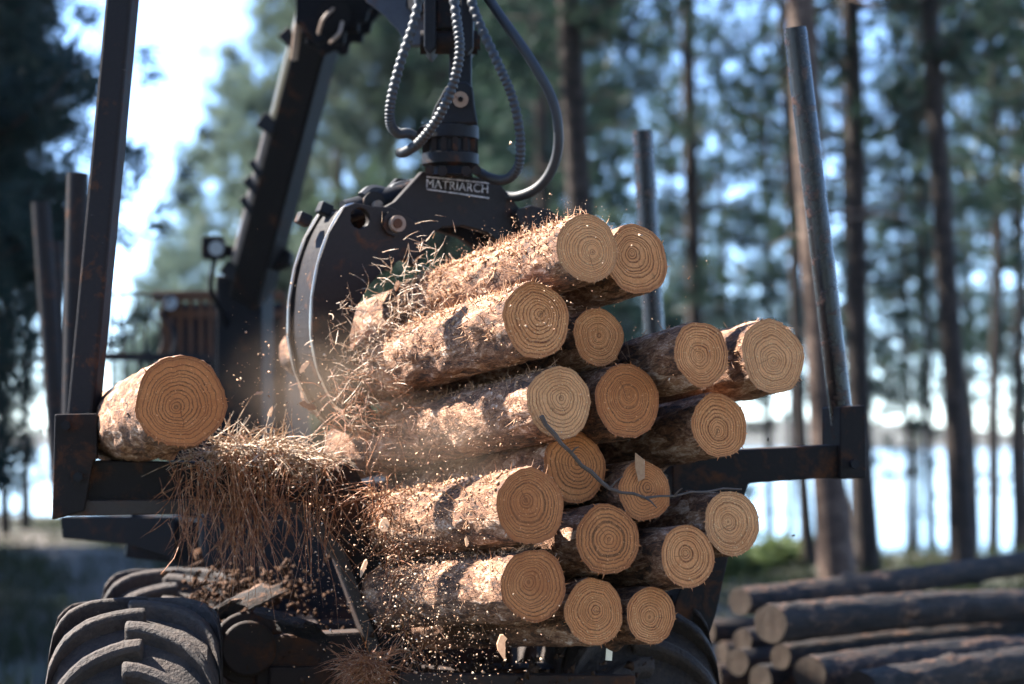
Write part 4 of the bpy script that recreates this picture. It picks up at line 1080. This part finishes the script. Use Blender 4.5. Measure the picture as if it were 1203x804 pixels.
# crumbs lying on the bark of the left hand logs
pos = []
for k, wgt in (('A', 900), ('C', 900), ('L', 500), ('P', 400), ('F', 300), ('G', 500)):
    px, py, rp, Y, _ = LOGS[k]; c_ = np.array(P(px, py, Y)); r_ = rp * Y / FPX * 0.985
    a_ = rg.normal(1.9, 0.7, wgt); l_ = rg.uniform(0.02, 1.3, wgt)
    pos.append(c_ + l_[:, None] * U27 + (np.cos(a_) * r_)[:, None] * np.array([math.cos(R(27)), math.sin(R(27)), 0]) + (np.sin(a_) * r_)[:, None] * np.array([0, 0, 1.0]))
pos = np.concatenate(pos)
chips_mass('bark_crumbs', 'crumbs of bark and sawdust lying on the upper sides of the logs', pos, np.clip(rg.lognormal(math.log(0.008), 0.5, len(pos)), 0.003, 0.02), CHIP, 14, 'bark crumbs')
# bark slabs and rubbish heaped over the axle in the dark under the bunk
pos = np.concatenate([cloud(420, 330, 760, 50, 30, 7.7, 8.6), cloud(320, 560, 800, 90, 18, 7.3, 7.8), cloud(520, 265, 700, 26, 18, 8.1, 8.6), cloud(260, 320, 690, 40, 16, 8.2, 8.8)])
chips_mass('bark_litter', 'dark bark litter heaped over the axle under the bunk', pos, np.clip(rg.lognormal(math.log(0.014), 0.6, len(pos)), 0.005, 0.05), LITTER, 15, 'bark litter')
def slab(px, py, Y, r, L, yaw, roll, arc, label):
    b = MB(); vs = []; nA, nL = 12, 10; rq = random.Random(int(px))
    for th in (0, 0.012):
        for i in range(nL + 1):
            for k in range(nA + 1):
                a_ = -arc / 2 + arc * k / nA; rr = r + th + rq.uniform(-0.004, 0.004)
                y = L * (i / nL) + (rq.uniform(-0.03, 0.03) if i in (0, nL) else 0)
                vs.append((rr * math.sin(a_), y, rr * math.cos(a_) - r))
    m_ = nA + 1; o_ = m_ * (nL + 1); fs = []
    for i in range(nL):
        for k in range(nA):
            q = (i * m_ + k, i * m_ + k + 1, (i + 1) * m_ + k + 1, (i + 1) * m_ + k)
            fs += [q, tuple(x + o_ for x in q)]
    ed = [i * m_ for i in range(nL)]
    for i in range(nL):
        for e in (i * m_, i * m_ + nA): fs.append((e, e + m_, e + m_ + o_, e + o_))
    for k in range(nA):
        for e in (k, nL * m_ + k): fs.append((e, e + 1, e + 1 + o_, e + o_))
    b.add(vs, fs); o = b.build('loose_bark', BARK_DARK, None, smooth=True)
    o.location = P(px, py, Y); o.rotation_euler = (R(12), R(roll), R(yaw))
    return tag(o, label, 'bark piece', 'bark pieces fallen under the bunk')
slab(372, 738, 7.55, 0.12, 0.22, 60, 25, 1.6, 'curved brown piece of bark on the rusty plate below the bent bunk arm')
slab(262, 712, 7.8, 0.14, 0.25, -30, -20, 1.8, 'piece of bark in shade between the left tyre and the hub')
chip_list = [(452, 617, 6.9, 19, 'pale square wood chip flying right of the bent bunk arm'), (427, 668, 6.9, 22, 'bright sliver of wood flying left of the lowest left log'),
             (590, 757, 6.85, 34, 'orange splinter hanging under the lowest left log'), (304, 462, 7.6, 12, 'tan chip flying left of the claw'),
             (318, 484, 7.6, 14, 'pale thin chip flying below the left edge of the claw'), (358, 430, 7.5, 20, 'pale chip stuck before the claw face'),
             (361, 476, 7.5, 26, 'orange bark flake below the claw face'), (466, 335, 7.5, 16, 'pale chip on the needles above the thick sunlit log'),
             (548, 636, 6.75, 14, 'thin pale sliver just above the lowest left log'), (932, 629, 6.9, 5, 'tiny dark chip flying before the bright lake'),
             (902, 517, 6.9, 5, 'tiny dark chip flying above the right bunk arm')]
for i, (px, py, Y, s, lab) in enumerate(chip_list):
    rq = random.Random(i + 40); b = MB(); u_ = s / 2 / FPX * Y
    ang = rq.uniform(0, 3.14) if i not in (2,) else 1.5
    asp = 0.6 if i in (0,) else rq.uniform(0.2, 0.42)
    ax1 = Vector((math.cos(ang), 0.25, math.sin(ang))) * u_ * 0.85; ax2 = Vector((-math.sin(ang), 0.35, math.cos(ang))) * u_ * asp
    c_ = P(px, py, Y); j_ = lambda: rq.uniform(-0.28, 0.28)
    pts = [c_ + ax1 * (a1 + j_()) + ax2 * (a2 + j_()) for a1, a2 in ((-1, -0.7), (-0.5, -0.9), (0.1, -0.8), (0.7, -0.9), (1.0, 0.0), (0.7, 0.7), (0.1, 0.9), (-0.6, 0.8), (-0.8, 0.1))]
    b.prism(pts, Vector((rq.uniform(-.003, .003), 0.005, rq.uniform(-.003, .003))))
    tag(b.build('wood_chip', BARK_DARK if s < 6 else CHIP, None), lab, 'wood chip', 'flying wood chips')

# dust hanging round the logs
DV = N('dust_air'); DV.t.nodes.remove(DV.b); pv = DV.n('ShaderNodeVolumePrincipled'); pv.inputs['Color'].default_value = (0.85, 0.62, 0.45, 1); pv.inputs['Anisotropy'].default_value = 0.3
oc = DV.n('ShaderNodeTexCoord').outputs['Object']; vl = DV.n('ShaderNodeVectorMath', operation='LENGTH'); DV.set(vl.inputs[0], oc)
fo = DV.math('POWER', DV.math('MAXIMUM', DV.math('SUBTRACT', 1.0, vl.outputs['Value']), 0.0), 1.3)
DV.set(pv.inputs['Density'], DV.math('MULTIPLY', fo, DV.math('MULTIPLY', DV.ramp(DV.noise(oc, 2.2, 4, 0.6), [(0.35, 0.1), (0.7, 1.0)]), 1.0)))
DV.set(DV.out.inputs['Volume'], pv.outputs[0])
for (px, py, Y, rx, ry, rz, lab) in ((530, 520, 7.1, 0.42, 0.34, 0.20, 'fine wood dust hanging over the middle left logs of the bundle'), (385, 455, 7.6, 0.42, 0.3, 0.30, 'fine wood dust hanging below and behind the claw')):
    db = bmesh.new(); bmesh.ops.create_icosphere(db, subdivisions=3, radius=1)
    dm = bpy.data.meshes.new('dust'); db.to_mesh(dm); db.free()
    o = tag(link(dm, 'dust', DV.m), lab, 'dust', kind='stuff'); o.location = P(px, py, Y); o.scale = (rx, ry, rz)

# ------------------------------------------------------------------ haze: the thin bright air over the lake
HB = MB(); HB.beam((0, 945, -9.5), (0, 945, 31.0), 1640, 1940, up=(0, 1, 0))
a = N('haze'); a.t.nodes.remove(a.b); pv = a.n('ShaderNodeVolumePrincipled'); pv.inputs['Color'].default_value = (0.93, 0.96, 1.0, 1); pv.inputs['Density'].default_value = 0.00008; pv.inputs['Anisotropy'].default_value = 0.45
a.set(a.out.inputs['Volume'], pv.outputs[0])
tag(HB.build('haze', a.m, None), 'thin pale haze in the air', 'haze', kind='stuff')
